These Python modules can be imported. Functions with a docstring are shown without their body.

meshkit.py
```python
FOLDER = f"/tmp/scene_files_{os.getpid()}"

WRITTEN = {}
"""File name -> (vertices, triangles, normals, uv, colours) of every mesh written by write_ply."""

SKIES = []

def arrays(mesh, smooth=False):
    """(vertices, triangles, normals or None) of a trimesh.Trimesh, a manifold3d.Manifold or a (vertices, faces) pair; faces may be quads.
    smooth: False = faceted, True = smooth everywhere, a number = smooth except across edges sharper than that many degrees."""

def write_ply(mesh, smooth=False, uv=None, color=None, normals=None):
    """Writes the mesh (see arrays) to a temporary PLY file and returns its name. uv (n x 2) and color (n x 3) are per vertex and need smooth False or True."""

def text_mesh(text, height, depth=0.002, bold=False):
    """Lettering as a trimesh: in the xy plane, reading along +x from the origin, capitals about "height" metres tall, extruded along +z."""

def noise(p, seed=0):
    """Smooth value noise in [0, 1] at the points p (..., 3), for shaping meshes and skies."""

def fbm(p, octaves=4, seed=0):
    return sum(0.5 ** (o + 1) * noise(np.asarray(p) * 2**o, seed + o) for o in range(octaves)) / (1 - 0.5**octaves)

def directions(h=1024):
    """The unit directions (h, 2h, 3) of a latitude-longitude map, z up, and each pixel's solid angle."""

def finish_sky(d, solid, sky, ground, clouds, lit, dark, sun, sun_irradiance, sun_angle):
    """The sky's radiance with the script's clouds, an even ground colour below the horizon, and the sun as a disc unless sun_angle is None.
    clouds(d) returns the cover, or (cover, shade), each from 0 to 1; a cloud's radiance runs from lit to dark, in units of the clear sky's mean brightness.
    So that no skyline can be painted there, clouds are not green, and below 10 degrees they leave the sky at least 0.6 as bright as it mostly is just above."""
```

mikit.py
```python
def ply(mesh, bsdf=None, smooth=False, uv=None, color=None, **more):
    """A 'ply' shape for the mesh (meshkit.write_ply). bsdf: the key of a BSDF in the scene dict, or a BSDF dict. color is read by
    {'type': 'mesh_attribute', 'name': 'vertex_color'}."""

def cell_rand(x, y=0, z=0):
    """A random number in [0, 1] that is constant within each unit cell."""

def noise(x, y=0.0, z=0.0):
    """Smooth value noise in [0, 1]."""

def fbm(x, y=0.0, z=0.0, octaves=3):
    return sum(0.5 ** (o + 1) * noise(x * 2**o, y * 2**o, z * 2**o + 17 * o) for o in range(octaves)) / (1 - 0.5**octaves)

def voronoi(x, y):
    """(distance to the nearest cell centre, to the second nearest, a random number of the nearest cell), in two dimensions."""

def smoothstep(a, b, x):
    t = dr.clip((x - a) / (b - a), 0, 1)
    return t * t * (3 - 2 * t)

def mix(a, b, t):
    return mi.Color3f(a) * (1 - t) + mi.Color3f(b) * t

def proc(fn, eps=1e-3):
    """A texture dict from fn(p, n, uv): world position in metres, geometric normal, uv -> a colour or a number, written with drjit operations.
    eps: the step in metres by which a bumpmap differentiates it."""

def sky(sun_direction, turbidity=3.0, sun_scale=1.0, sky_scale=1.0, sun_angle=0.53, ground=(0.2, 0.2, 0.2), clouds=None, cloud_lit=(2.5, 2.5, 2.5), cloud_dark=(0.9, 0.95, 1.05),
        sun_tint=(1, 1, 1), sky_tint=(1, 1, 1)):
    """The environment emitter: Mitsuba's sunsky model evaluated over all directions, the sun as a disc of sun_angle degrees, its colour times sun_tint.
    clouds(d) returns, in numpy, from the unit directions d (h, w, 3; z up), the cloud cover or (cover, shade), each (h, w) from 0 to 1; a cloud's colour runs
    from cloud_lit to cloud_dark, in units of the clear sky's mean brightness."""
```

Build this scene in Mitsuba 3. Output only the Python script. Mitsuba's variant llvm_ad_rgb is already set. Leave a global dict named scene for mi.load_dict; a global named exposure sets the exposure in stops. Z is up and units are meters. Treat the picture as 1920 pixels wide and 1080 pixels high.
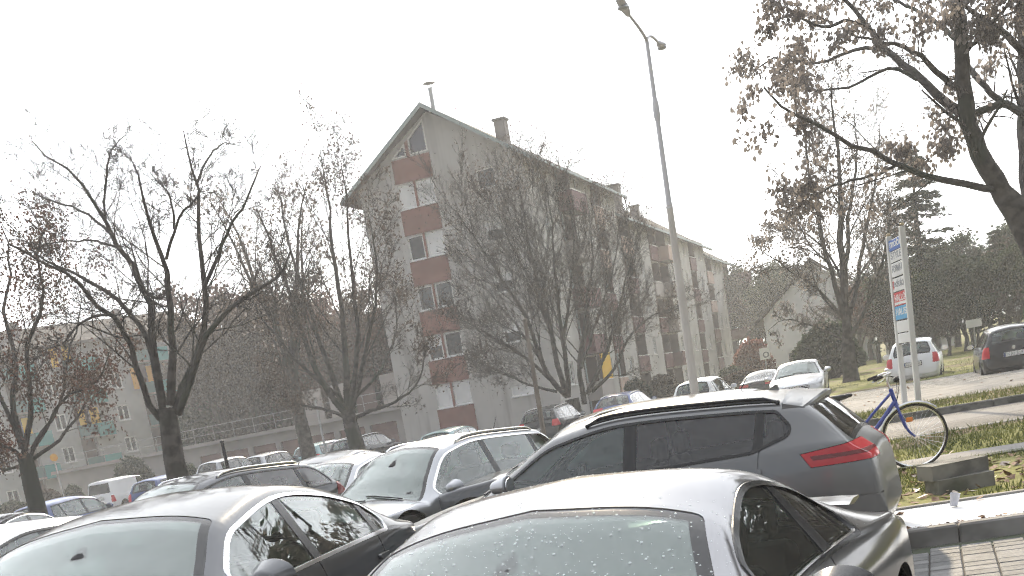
import math, random
import numpy as np, trimesh, mitsuba as mi, mikit, meshkit, drjit as dr
import manifold3d as m3
from scipy.interpolate import PchipInterpolator
from shapely.geometry import Polygon, LineString, box as sbox
from shapely.ops import unary_union
from shapely import affinity

# ------------------------------------------------------------------ camera, sky, exposure
FPX, PPY, TH, RO = 2400.0, 821.0, math.atan(.247), math.radians(10.3)
EYE = np.array([0, 0, 1.55])
FW = np.array([0, math.cos(TH), -math.sin(TH)])
_u = np.array([0, math.sin(TH), math.cos(TH)]); _r = np.array([1.0, 0, 0])
UP = math.cos(RO) * _u + math.sin(RO) * _r
RT = math.cos(RO) * _r - math.sin(RO) * _u
SUN_AZ, SUN_EL = math.radians(6), math.radians(26)
SUN = [math.sin(SUN_AZ) * math.cos(SUN_EL), math.cos(SUN_AZ) * math.cos(SUN_EL), math.sin(SUN_EL)]
exposure = 2.42
scene, labels = {}, {}
scene['camera'] = {'type': 'perspective', 'fov_axis': 'x', 'fov': math.degrees(2 * math.atan(960 / FPX)), 'near_clip': .05, 'far_clip': 5000.0,
                   'principal_point_offset_x': 0.0, 'principal_point_offset_y': -PPY / 1080,
                   'to_world': mi.ScalarTransform4f().look_at(origin=EYE.tolist(), target=(EYE + FW).tolist(), up=UP.tolist())}


def cloud(d):
    """thin bright winter overcast, glowing around the sun and duller away from it"""
    n = meshkit.fbm(d * np.array([2.2, 2.2, 5.0]), 4, 3)
    c = d @ np.array(SUN)
    glow = np.clip(.5 + .5 * c, 0, 1) ** 2.2
    return np.clip(.88 + .4 * (n - .5), 0, 1), np.clip(1 - glow * 1.05 + .25 * (n - .5), 0, 1)


scene['sky'] = mikit.sky(SUN, turbidity=4, sun_scale=1.0, sun_angle=1.2, clouds=cloud, cloud_lit=(6.0, 6.15, 6.4), cloud_dark=(1.0, 1.06, 1.17), sun_tint=(.91, .99, 1.12), ground=(.16, .16, .15))

# ------------------------------------------------------------------ helpers


def ray(px, py): return FW + RT * ((px - 960) / FPX) - UP * ((py - 540 - PPY) / FPX)
def at(px, py, Y):
    r = ray(px, py); return EYE + r * (Y / r[1])
def gp(px, py, z=0.0):
    r = ray(px, py); return EYE + r * ((z - EYE[2]) / r[2])


def uniq(key):
    if key not in scene and key not in labels: return key
    n = 1
    while f'{key}_{n:03d}' in scene or f'{key}_{n:03d}' in labels: n += 1
    return f'{key}_{n:03d}'


_cnt = {}
def pkey(parent, name):
    base = f'{parent}__{name}' if parent else name
    if base not in scene and base not in labels: return base
    n = _cnt.get(base, 0) + 1
    while f'{base}_{n:03d}' in scene or f'{base}_{n:03d}' in labels: n += 1
    _cnt[base] = n
    return f'{base}_{n:03d}'


def tag(key, label=None, cat=None, group=None, kind=None):
    d = labels.setdefault(key, {})
    for k, v in (('label', label), ('category', cat), ('group', group), ('kind', kind)):
        if v: d[k] = v
    return key


def thing(name, label, cat, group=None):
    return tag(pkey(None, name), label, cat, group)


def put(name, mesh, mat, parent=None, smooth=False, kind=None, label=None, **kw):
    key = pkey(parent, name)
    scene[key] = mikit.ply(mesh, mat, smooth=smooth, **kw)
    if kind or label: tag(key, label, None, None, kind)
    return key


def copy_ply(name, ply, mat, parent, M=None, label=None):
    key = pkey(parent, name)
    d = dict(ply)
    if mat: d['bsdf'] = {'type': 'ref', 'id': mat}
    if M is not None: d['to_world'] = mi.ScalarTransform4f(np.asarray(M, float))
    scene[key] = d
    if label: tag(key, label)
    return key


def cat(ms): return trimesh.util.concatenate(ms)
def box(x0, x1, y0, y1, z0, z1):
    b = trimesh.creation.box((abs(x1 - x0), abs(y1 - y0), abs(z1 - z0)))
    b.apply_translation(((x0 + x1) / 2, (y0 + y1) / 2, (z0 + z1) / 2)); return b


def rbox(x0, x1, y0, y1, z0, z1, c=.01):
    """chamfered box"""
    vs = []
    for x, sx in ((x0, 1), (x1, -1)):
        for y, sy in ((y0, 1), (y1, -1)):
            for z, sz in ((z0, 1), (z1, -1)):
                vs += [(x + sx * c, y + sy * c, z), (x + sx * c, y, z + sz * c), (x, y + sy * c, z + sz * c)]
    h = m3.Manifold.hull_points(np.array(vs, np.float64))
    return tm(h)


def tm(man):
    m = man.to_mesh()
    return trimesh.Trimesh(np.array(m.vert_properties)[:, :3], np.array(m.tri_verts), process=False)


def man(mesh):
    return m3.Manifold(m3.Mesh(np.asarray(mesh.vertices, np.float32), np.asarray(mesh.faces, np.uint32)))


def Mat(loc=(0, 0, 0), rz=0.0, axes=None):
    M = np.eye(4)
    if axes is None:
        c, s = math.cos(rz), math.sin(rz); M[:2, :2] = [[c, -s], [s, c]]
    else: M[:3, :3] = np.array(axes).T
    M[:3, 3] = loc; return M


def moved(mesh, M):
    m = mesh.copy(); m.apply_transform(M); return m


def tubes(lines, k=6, cap=False):
    """lines: list of (pts (n,3), radii (n,)); one mesh, all numpy; lines of equal n are batched"""
    V, Fc, off = [], [], 0
    by = {}
    for p, r in lines: by.setdefault(len(p), []).append((p, r))
    for n, L in by.items():
        P = np.array([p for p, _ in L], float); R = np.array([r for _, r in L], float); B = len(L)
        T = np.gradient(P, axis=1); T /= np.linalg.norm(T, axis=2, keepdims=True) + 1e-12
        ref = np.where(np.abs(T[:, :1, 2:]) > .9, [[[1., 0, 0]]], [[[0, 0, 1.]]])
        ref = np.broadcast_to(ref, T.shape)
        A = np.cross(T, ref); A /= np.linalg.norm(A, axis=2, keepdims=True) + 1e-12
        C = np.cross(T, A)
        th = np.arange(k) * 2 * math.pi / k
        ring = P[:, :, None] + R[:, :, None, None] * (A[:, :, None] * np.cos(th)[:, None] + C[:, :, None] * np.sin(th)[:, None])
        V.append(ring.reshape(-1, 3))
        i = np.arange(B)[:, None, None] * n * k + np.arange(n - 1)[None, :, None] * k
        j = np.arange(k)[None, None]; j2 = (j + 1) % k
        a, b, c, d = i + j, i + j2, i + k + j2, i + k + j
        f = np.concatenate([np.stack([a, b, c], -1).reshape(-1, 3), np.stack([a, c, d], -1).reshape(-1, 3)]) + off
        Fc.append(f)
        if cap:
            e = np.arange(B)[:, None] * n * k + off
            for s in range(1, k - 1):
                Fc.append(np.concatenate([e + [[0, s + 1, s]], e + (n - 1) * k + [[0, s, s + 1]]]))
        off += B * n * k
    return trimesh.Trimesh(np.concatenate(V), np.concatenate(Fc), process=False)


def tube(pts, r, k=8, cap=True):
    pts = np.asarray(pts, float)
    r = np.full(len(pts), r, float) if np.isscalar(r) else np.asarray(r, float)
    return tubes([(pts, r)], k, cap)


def lathe(prof, k=24):
    """prof: (r,z) pairs, axis z"""
    return trimesh.creation.revolve(np.array(prof, float), sections=k)


def extr(poly, h, z=0):
    geoms = getattr(poly, 'geoms', [poly])
    ms = [trimesh.creation.extrude_polygon(g, h, engine='earcut') for g in geoms if g.area > 1e-8]
    m = cat(ms); m.apply_translation((0, 0, z)); return m


def spline(pts, n):
    pts = np.asarray(pts, float); t = np.r_[0, np.cumsum(np.linalg.norm(np.diff(pts, axis=0), axis=1))]
    return PchipInterpolator(t, pts)(np.linspace(0, t[-1], n))


# ------------------------------------------------------------------ materials
def bsdf(key, d): scene[key] = d; return key
def P(key, col, rough=.6, spec=.5, **k):
    c = {'type': 'rgb', 'value': list(col)} if not isinstance(col, dict) else col
    return bsdf(key, {'type': 'twosided', 'b': {'type': 'principled', 'base_color': c, 'roughness': rough, 'specular': spec, **k}})


def speckle(c0, c1, f, oct=3, c2=None, f2=.3):
    c0, c1 = np.array(c0, float), np.array(c1, float)
    def fn(p, n, uv):
        t = mikit.smoothstep(.3, .7, mikit.fbm(p.x * f, p.y * f, p.z * f, oct))
        col = mikit.mix(c0.tolist(), c1.tolist(), t)
        if c2 is not None:
            s = mikit.smoothstep(.5, .75, mikit.fbm(p.x * f2, p.y * f2, p.z * f2 + 9, 2))
            col = mikit.mix(col, c2, s)
        return col
    return mikit.proc(fn)


def paint(key, col, metal=.0, rough=.2):
    P(key, col, rough, .6, metallic=metal, clearcoat=1.0, clearcoat_gloss=.98)


paint('paint_silver', (.36, .37, .39), .75, .24)
paint('paint_coupe', (.27, .27, .28), .86, .12)
paint('paint_dark', (.11, .113, .12), .7, .12)
paint('paint_grey', (.16, .163, .165), .35, .22)
paint('paint_black', (.012, .013, .015), .0, .12)
paint('paint_white', (.72, .73, .74), .0, .22)
paint('paint_pale', (.60, .61, .63), .45, .2)
paint('paint_blue', (.045, .075, .20), .2, .2)
paint('paint_teal', (.22, .32, .33), .5, .22)
P('black_trim', (.010, .010, .011), .18)
P('rubber_trim', (.012, .012, .012), .45)
P('rubber', (.02, .02, .02), .8, .3)
P('chrome', (.85, .85, .86), .12, .5, metallic=1.0)
P('alloy', (.5, .5, .52), .3, .5, metallic=.9)
P('cabin', (.035, .035, .037), .8, .3)
P('lamp_red', (.50, .02, .025), .12, .5, clearcoat=1.0)
P('lamp_red_dark', (.16, .012, .016), .12, .5, clearcoat=1.0)
P('lamp_clear', (.45, .46, .48), .1, .6, metallic=.4, clearcoat=1.0)
P('orange', (.85, .25, .02), .2)
P('plate', (.75, .75, .72), .4)
P('ink', (.02, .02, .025), .6)
bsdf('glass', {'type': 'thindielectric', 'int_ior': 1.5, 'specular_transmittance': {'type': 'rgb', 'value': [.72, .80, .77]}})
bsdf('glass_dark', {'type': 'thindielectric', 'int_ior': 1.5, 'specular_transmittance': {'type': 'rgb', 'value': [.035, .038, .042]}})
bsdf('glass_tint', {'type': 'thindielectric', 'int_ior': 1.52, 'specular_transmittance': {'type': 'rgb', 'value': [.42, .50, .48]}})
bsdf('film', {'type': 'diffuse', 'reflectance': {'type': 'rgb', 'value': [.45, .5, .48]}})
def dusty(key, tr, lo, hi):
    bsdf(key, {'type': 'blendbsdf', 'weight': mikit.proc(lambda p, n, uv: lo + (hi - lo) * mikit.fbm(p.x * 2.5, p.y * 2.5, p.z * 3, 4)),
               'a': {'type': 'thindielectric', 'int_ior': 1.5, 'specular_transmittance': {'type': 'rgb', 'value': tr}}, 'b': {'type': 'twosided', 'x': {'type': 'diffuse', 'reflectance': {'type': 'rgb', 'value': [.42, .47, .45]}}}})
dusty('glass_dew', [.68, .77, .74], .07, .28)
dusty('glass_dusty', [.70, .79, .76], .02, .16)
# ------------------------------------------------------------------ ground materials
def wet_asphalt(p, n, uv):
    f = mikit.fbm(p.x * .7, p.y * .7, 0, 3); g = mikit.noise(p.x * 60, p.y * 60, 0)
    return mikit.mix((.045, .045, .047), (.10, .098, .095), .6 * f + .5 * g)
def road_col(p, n, uv):
    c, s = math.cos(math.radians(-18)), math.sin(math.radians(-18))
    a, b = p.x * c + p.y * s, -p.x * s + p.y * c
    f = mikit.fbm(a * .12, b * 2.2, 0, 3); g = mikit.noise(p.x * 40, p.y * 40, 0)
    return mikit.mix((.075, .073, .072), (.19, .185, .18), mikit.smoothstep(.3, .7, f) * .8 + .25 * g)
def grass_col(p, n, uv):
    t = mikit.smoothstep(.3, .7, mikit.fbm(p.x * .9, p.y * .9, 0, 4)); g = mikit.noise(p.x * 25, p.y * 25, 3)
    c = mikit.mix((.085, .095, .02), (.19, .18, .04), t * .6 + g * .5)
    return mikit.mix(c, (.12, .085, .05), mikit.smoothstep(.58, .72, mikit.fbm(p.x * .5 + 7, p.y * .5, 0, 3)))
P('mat_lot', mikit.proc(wet_asphalt), .55)
P('mat_road', mikit.proc(road_col), .75, .3)
P('mat_grass', mikit.proc(grass_col), .9)
bsdf('mat_blade', {'type': 'principledthin', 'base_color': speckle((.06, .08, .02), (.17, .18, .06), 3.0), 'roughness': .7, 'diff_trans': .8})
P('mat_soil', speckle((.06, .045, .032), (.13, .10, .075), 7), .9)
P('mat_leaf_litter', speckle((.13, .07, .04), (.36, .24, .16), 9), .8)
P('mat_litter_pale', speckle((.38, .30, .24), (.6, .52, .45), 9), .55)
P('mat_concrete', speckle((.17, .165, .155), (.26, .25, .235), 5, 4, (.13, .125, .11), 1.3), .8)
P('mat_concrete_dark', speckle((.09, .087, .078), (.19, .185, .165), 6, 4, (.06, .07, .045), 2.2), .85)
P('mat_paver', speckle((.095, .095, .093), (.14, .139, .136), 9, 3), .7)
P('mat_paver_b', speckle((.11, .109, .107), (.165, .163, .16), 9, 3), .7)
P('mat_paver_c', speckle((.08, .08, .079), (.125, .124, .122), 9, 3), .7)
P('mat_joint', (.05, .045, .04), .9)
P('mat_wet_slab', speckle((.74, .74, .73), (.84, .84, .83), 2.5, 4), .2, .9)
P('mat_gravel', speckle((.12, .115, .10), (.28, .265, .24), 6, 4), .9)
P('mat_sidewalk', speckle((.16, .155, .145), (.23, .22, .205), 2.5, 4), .8)
# buildings
def gable_col(p, n, uv):
    a = p.x * math.cos(math.radians(20)) - p.y * math.sin(math.radians(20))
    f = mikit.fbm(a * .5, p.y * .5, p.z * .5, 4); st = mikit.smoothstep(.52, .78, mikit.fbm(a * 2.6, 3.0, p.z * .16, 3)); pt = mikit.smoothstep(.55, .62, mikit.fbm(a * .22 + 4, 1.0, p.z * .3, 2))
    c = mikit.mix((.40, .385, .36), (.50, .482, .455), f)
    c = mikit.mix(c, (.29, .275, .255), st * .75)
    return mikit.mix(c, (.46, .45, .435), pt * .4)
P('mat_gable', mikit.proc(gable_col), .9)
P('mat_facade', speckle((.36, .35, .33), (.44, .428, .405), .6, 4), .9)
P('mat_red_panel', speckle((.19, .08, .063), (.26, .115, .092), .8, 3), .7)
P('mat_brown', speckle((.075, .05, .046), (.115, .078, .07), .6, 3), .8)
P('mat_maroon', speckle((.085, .03, .035), (.125, .05, .052), .8, 3), .7)
P('mat_balc_pink', speckle((.40, .29, .24), (.50, .38, .32), .7, 3), .8)
P('mat_balc_grey', speckle((.30, .275, .26), (.37, .34, .32), .7, 3), .8)
P('mat_yellow', (.70, .43, .03), .8)
P('mat_amber', (.65, .33, .05), .8)
P('mat_roof', speckle((.05, .046, .044), (.085, .078, .074), .9, 3), .85)
P('mat_gutter', (.28, .34, .34), .5)
P('mat_white', (.72, .72, .70), .6)
P('mat_blind', speckle((.62, .62, .61), (.72, .72, .71), 1.0), .7)
P('mat_pane', speckle((.02, .024, .028), (.07, .08, .09), .35, 3), .08, .6)
P('mat_pane_blue', speckle((.06, .065, .10), (.12, .13, .19), .35, 3), .08, .6)
P('mat_void', (.025, .022, .022), .9)
P('mat_chimney', speckle((.20, .18, .17), (.32, .295, .28), 2.5), .9)
P('mat_block_wall', speckle((.36, .365, .36), (.45, .455, .45), .4, 4), .9)
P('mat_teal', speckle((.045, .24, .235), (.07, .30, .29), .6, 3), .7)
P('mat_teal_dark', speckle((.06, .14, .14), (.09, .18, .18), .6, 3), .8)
P('mat_garage', speckle((.24, .225, .21), (.32, .30, .28), .5, 3), .9)
P('mat_roof_dark', speckle((.05, .045, .043), (.09, .08, .075), .9, 3), .85)
P('mat_door_brown', speckle((.13, .075, .065), (.19, .115, .10), .6, 3), .7)
P('mat_steel', (.45, .46, .46), .4, .5, metallic=.6)
P('mat_rail', (.25, .25, .25), .5)
P('mat_house', speckle((.74, .74, .73), (.81, .81, .80), .4, 3), .9)
P('mat_sign_white', speckle((.62, .62, .60), (.70, .70, .68), 1.5), .5)

# ------------------------------------------------------------------ ground
LA = math.radians(-16)          # the direction of kerbs, verge and road
LX = np.array([math.cos(LA), math.sin(LA), 0]); LY = np.array([-math.sin(LA), math.cos(LA), 0])
K0 = gp(1800, 1018, .0); K0[2] = 0
ML = Mat(K0, axes=[LX, LY, [0, 0, 1]])
def strip(name, v0, v1, z0, z1, mat, u0=-60, u1=120, kind='structure', parent=None):
    return put(name, moved(box(u0, u1, v0, v1, z0, z1), ML), mat, parent, kind=kind)
def vof(px, py, z): return float((gp(px, py, z) - K0) @ LY)
g = trimesh.creation.cylinder(1500, .1, sections=64); g.apply_translation((0, 300, -.10))
put('ground', g, 'mat_grass', kind='structure')
put('parking_lot', moved(box(-120, 60, -40, -.001, -.04, 0), ML), 'mat_joint', kind='structure')
lot = trimesh.creation.box((150, 75, .06)); lot.apply_translation((-86, 37.4, -.026))
put('parking_lot', moved(lot, ML), 'mat_lot', kind='structure')
VER = .12
# verge: leaf litter, wet slab strip, grass, edging path, grass, road, grass bank, pavement, gravel, lawn
v_s0, v_s1 = vof(1800, 989, VER), vof(1800, 943, VER)
v_p0, v_p1 = vof(1800, 861, VER), vof(1800, 850, VER)
v_r0, v_r1 = vof(1800, 820, 0), vof(1800, 772, 0)
v_w0, v_w1 = vof(1780, 748, .1), vof(1780, 723, .1)
v_l0 = vof(1780, 705, .1)
v_s0 = max(v_s0, .19)
UL = -11.0
strip('verge_soil', .13, v_s0, 0, VER, 'mat_soil', UL)
strip('verge_soil', v_s1 + .08, v_p0 - .2, 0, VER, 'mat_grass', UL)
strip('wet_slab_strip', v_s0, v_s1, 0, VER + .012, 'mat_wet_slab', UL)
strip('edging_kerb', v_s1, v_s1 + .08, 0, VER + .03, 'mat_concrete', UL)
strip('footpath', v_p0, v_p1, 0, VER + .015, 'mat_sidewalk', UL)
strip('footpath_edging', v_p0 - .2, v_p0, 0, VER + .02, 'mat_concrete_dark', UL)
strip('road_verge', v_p1, v_r0 - .15, 0, VER, 'mat_grass', UL)
strip('road', v_r0, v_r1, -.04, .004, 'mat_road', UL, 160)
strip('far_bank', v_r1 + .15, v_w0, 0, .11, 'mat_grass', UL, 160)
strip('pavement', v_w0, v_w1, 0, .115, 'mat_sidewalk', UL, 160)
strip('gravel_strip', v_w1, v_l0, 0, .10, 'mat_gravel', UL, 160)
strip('lawn', v_l0, v_l0 + 70, 0, .11, 'mat_grass', UL, 160)
# kerb stones as pieces
kb = thing('kerb', 'grey concrete kerb of long stones along the edge of the paved parking bays', 'kerb')
kr = thing('kerb', 'pale concrete kerb on the near side of the road', 'kerb')
kf = thing('kerb', 'dark kerb on the far side of the road beneath the grass bank', 'kerb')
_k1 = rbox(.004, .996, 0, .13, -.05, VER + .02, .015)
def stones(parent, n, u0, v, mesh, mat, L=1.0):
    ref = None
    for i in range(n):
        M = ML @ Mat((u0 + i * L, v, 0))
        if ref is None: ref = mikit.ply(mesh, mat)
        copy_ply('stone', ref, mat, parent, M)
stones(kb, 16, -9, 0, _k1, 'mat_concrete')
_k2 = rbox(.004, .996, -.15, 0, -.05, .13, .02)
stones(kr, 40, UL, v_r0, _k2, 'mat_concrete')
stones(kf, 46, UL, v_r1 + .15, _k2, 'mat_concrete_dark')
# pavers, one entry each, near the kerb
random.seed(4)
pw, pl = .215, .16
pav = {}
for m in ('mat_paver', 'mat_paver_b', 'mat_paver_c'): pav[m] = mikit.ply(rbox(.004, pw - .006, .004, pl - .004, -.03, .012, .006), m)
MP = Mat(K0, rz=math.radians(-20))
for i in range(-8, 15):
    for j in range(-14, 1):
        p = (MP @ np.array([i * pw, j * pl, 0, 1]))[:3]
        if (p - K0) @ LY > -.30 or not (2.6 < p[0] < 5.6): continue
        m = random.choice(['mat_paver', 'mat_paver', 'mat_paver_b', 'mat_paver_c'])
        copy_ply('paver', pav[m], m, 'parking_lot', MP @ Mat((i * pw, j * pl, random.uniform(-.002, .002))))
strip('gutter_strip', -.34 + .0, -.004, -.02, .006, 'mat_concrete_dark', UL, 60)

# ------------------------------------------------------------------ loose stuff on the verge
rng = np.random.default_rng(5)
def blades(n, u0, u1, v0, v1, z, h, seed, dens=None):
    r = np.random.default_rng(seed)
    u, v = r.uniform(u0, u1, n), r.uniform(v0, v1, n)
    if dens is not None:
        k = meshkit.fbm(np.stack([u * dens, v * dens, u * 0], -1), 3, seed) > .47
        u, v = u[k], v[k]; n = len(u)
    hh = h * r.uniform(.5, 1.2, n); a = r.uniform(0, 6.28, n); w = .006 + .004 * r.random(n)
    b = np.stack([u, v, np.full(n, z)], -1); d = np.stack([np.cos(a), np.sin(a), 0 * a], -1)
    tip = b + np.stack([r.normal(0, .35, n) * hh, r.normal(0, .35, n) * hh, hh], -1)
    V = np.stack([b - d * w[:, None], b + d * w[:, None], tip], 1).reshape(-1, 3)
    return moved(trimesh.Trimesh(V, np.arange(3 * n).reshape(-1, 3), process=False), ML)
def flakes(n, u0, u1, v0, v1, z, s, seed, M=None, dens=None):
    r = np.random.default_rng(seed)
    u, v = r.uniform(u0, u1, n), r.uniform(v0, v1, n)
    if dens is not None:
        k = meshkit.fbm(np.stack([u * dens, v * dens, u * 0 + 3], -1), 3, seed) > .5
        u, v = u[k], v[k]; n = len(u)
    c = np.stack([u, v, z + r.uniform(.004, .025, n)], -1); a = r.uniform(0, 6.28, n); L = s * r.uniform(.5, 1.2, n)
    d = np.stack([np.cos(a), np.sin(a), r.normal(0, .3, n)], -1) * L[:, None]; e = np.stack([-np.sin(a), np.cos(a), r.normal(0, .35, n)], -1) * L[:, None] * .6
    V = np.stack([c - d, c + e * .8 + [0, 0, .006], c + d, c - e], 1).reshape(-1, 3)
    f = np.arange(n)[:, None] * 4
    F = np.concatenate([f + [[0, 2, 1]], f + [[0, 3, 2]]])
    return moved(trimesh.Trimesh(V, F, process=False), M if M is not None else ML)
put('verge_grass', cat([blades(16000, -2, 9, v_s1 + .1, v_p0 - .22, VER, .07, 1, 1.2), blades(13000, -2, 12, v_p1, v_r0 - .16, VER, .08, 2)]), 'mat_blade', kind='stuff')
tag('verge_grass', 'short winter grass growing on the verge beside the parking bays', 'grass')
put('bank_grass', cat([blades(16000, -4, 24, v_r1 + .16, v_w0, .11, .10, 3), blades(14000, -6, 40, v_l0, v_l0 + 16, .11, .09, 4, .4)]), 'mat_blade', kind='stuff')
tag('bank_grass', 'short grass on the bank and lawn beyond the road', 'grass')
put('leaf_litter', cat([flakes(420, -2, 9, .14, v_s0 + .03, VER, .035, 6), flakes(500, -2, 3.2, v_s1 + .3, v_p0 - .25, VER, .06, 7), flakes(260, -2, 9, v_s1 + .1, v_p0, VER, .06, 8, None, .8),
                        flakes(120, -2, 9, v_p1, v_r0, VER, .06, 9), flakes(14, -2, 9, v_s0, v_s1, VER + .012, .05, 10), flakes(300, -4, 26, v_r1 + .2, v_l0, .115, .06, 11)]), 'mat_leaf_litter', kind='stuff')
tag('leaf_litter', 'brown fallen leaves scattered along the verge and kerb', 'leaves')
put('pale_litter', cat([flakes(130, -2, 2.6, v_s1 + .35, v_p0 - .3, VER, .07, 12), flakes(50, -2, 9, v_s1 + .1, v_r0, VER, .05, 13), flakes(30, -4, 26, v_r1 + .2, v_l0, .115, .06, 14)]), 'mat_litter_pale', kind='stuff')
tag('pale_litter', 'pale scraps and dry leaves lying in the grass', 'leaves')
# the two stacked kerb blocks
pb = gp(1800, 915, VER); pb2 = gp(1790, 880, VER)
def slab(L, D, H, seed):
    b = trimesh.creation.box((L, D, H))
    for _ in range(4): b = b.subdivide()
    v = b.vertices.copy()
    n = meshkit.fbm(v * 6 + seed, 4, seed) - .5
    v += (v / np.linalg.norm(v / np.array([L, D, H]), axis=1, keepdims=True)) * (n[:, None] * .05)
    b.vertices = v; b.apply_translation((0, 0, H / 2)); return b
st = thing('stone_block', 'two weathered dark stone slabs stacked on the grass beside the white strip', 'stone block')
kk = gp(1800, 918, VER)
put('slab', moved(slab(.52, .30, .13, 3), Mat(kk, rz=math.radians(4))), 'mat_concrete_dark', st, 25)
put('slab', moved(slab(.55, .27, .13, 8), Mat(kk + [-.03, .06, .128], rz=math.radians(10))), 'mat_concrete_dark', st, 25)
# cup lying on the slab edge
cp = gp(1788, 949, VER + .02)
cup = lathe([(0, 0), (.028, 0), (.03, .004), (.040, .105), (.043, .107), (.0395, .104), (.029, .006), (0, .006)], 28)
R = trimesh.transformations.rotation_matrix(math.radians(14), (0, 1, 0.3))
cup.apply_transform(R); put('paper_cup', moved(cup, Mat(cp)), P('mat_cup', speckle((.42, .43, .48), (.5, .51, .56), 20), .6), smooth=30)
tag('paper_cup', 'pale grey paper cup standing on the edge of the bright white strip', 'cup')

# ------------------------------------------------------------------ main block of flats
A20 = math.radians(20)
BE = np.array([math.sin(A20), math.cos(A20), 0]); BL = np.array([math.cos(A20), -math.sin(A20), 0])
CLp = at(675, 370, 80); MB_ = Mat((CLp[0], CLp[1], -.15), axes=[BL, BE, [0, 0, 1]])
bld = thing('apartment_building', 'long grey block of flats with a red panelled window stripe on its gable', 'building')
def bput(name, mesh, mat, parent, label=None): return put(name, moved(mesh, MB_), mat, parent, label=label)
def wall_t(poly, t0, th):       # polygon in (u,z), at t0..t0+th
    m = extr(poly, th); m.apply_transform(np.array([[1, 0, 0, 0], [0, 0, 1, t0], [0, 1, 0, 0], [0, 0, 0, 1.]])); m.invert(); return m
def wall_u(poly, u0, th):       # polygon in (t,z), at u0..u0+th
    m = extr(poly, th); m.apply_transform(np.array([[0, 0, 1, u0], [1, 0, 0, 0], [0, 1, 0, 0], [0, 0, 0, 1.]])); return m
W, RID, EZ, PZ = 10.0, 4.9, 15.25, 18.65
FL = [2.2 + 2.83 * k for k in range(5)]
gp_out = Polygon([(0, -.3), (W, -.3), (W, EZ), (RID, PZ - .35), (0, EZ)])
holes, wins = [], []
def win_u(u0, u1, z0, z1, kind):      # a window in a wall facing -t
    wins.append((sbox(u0, z0, u1, z1), kind))
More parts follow.
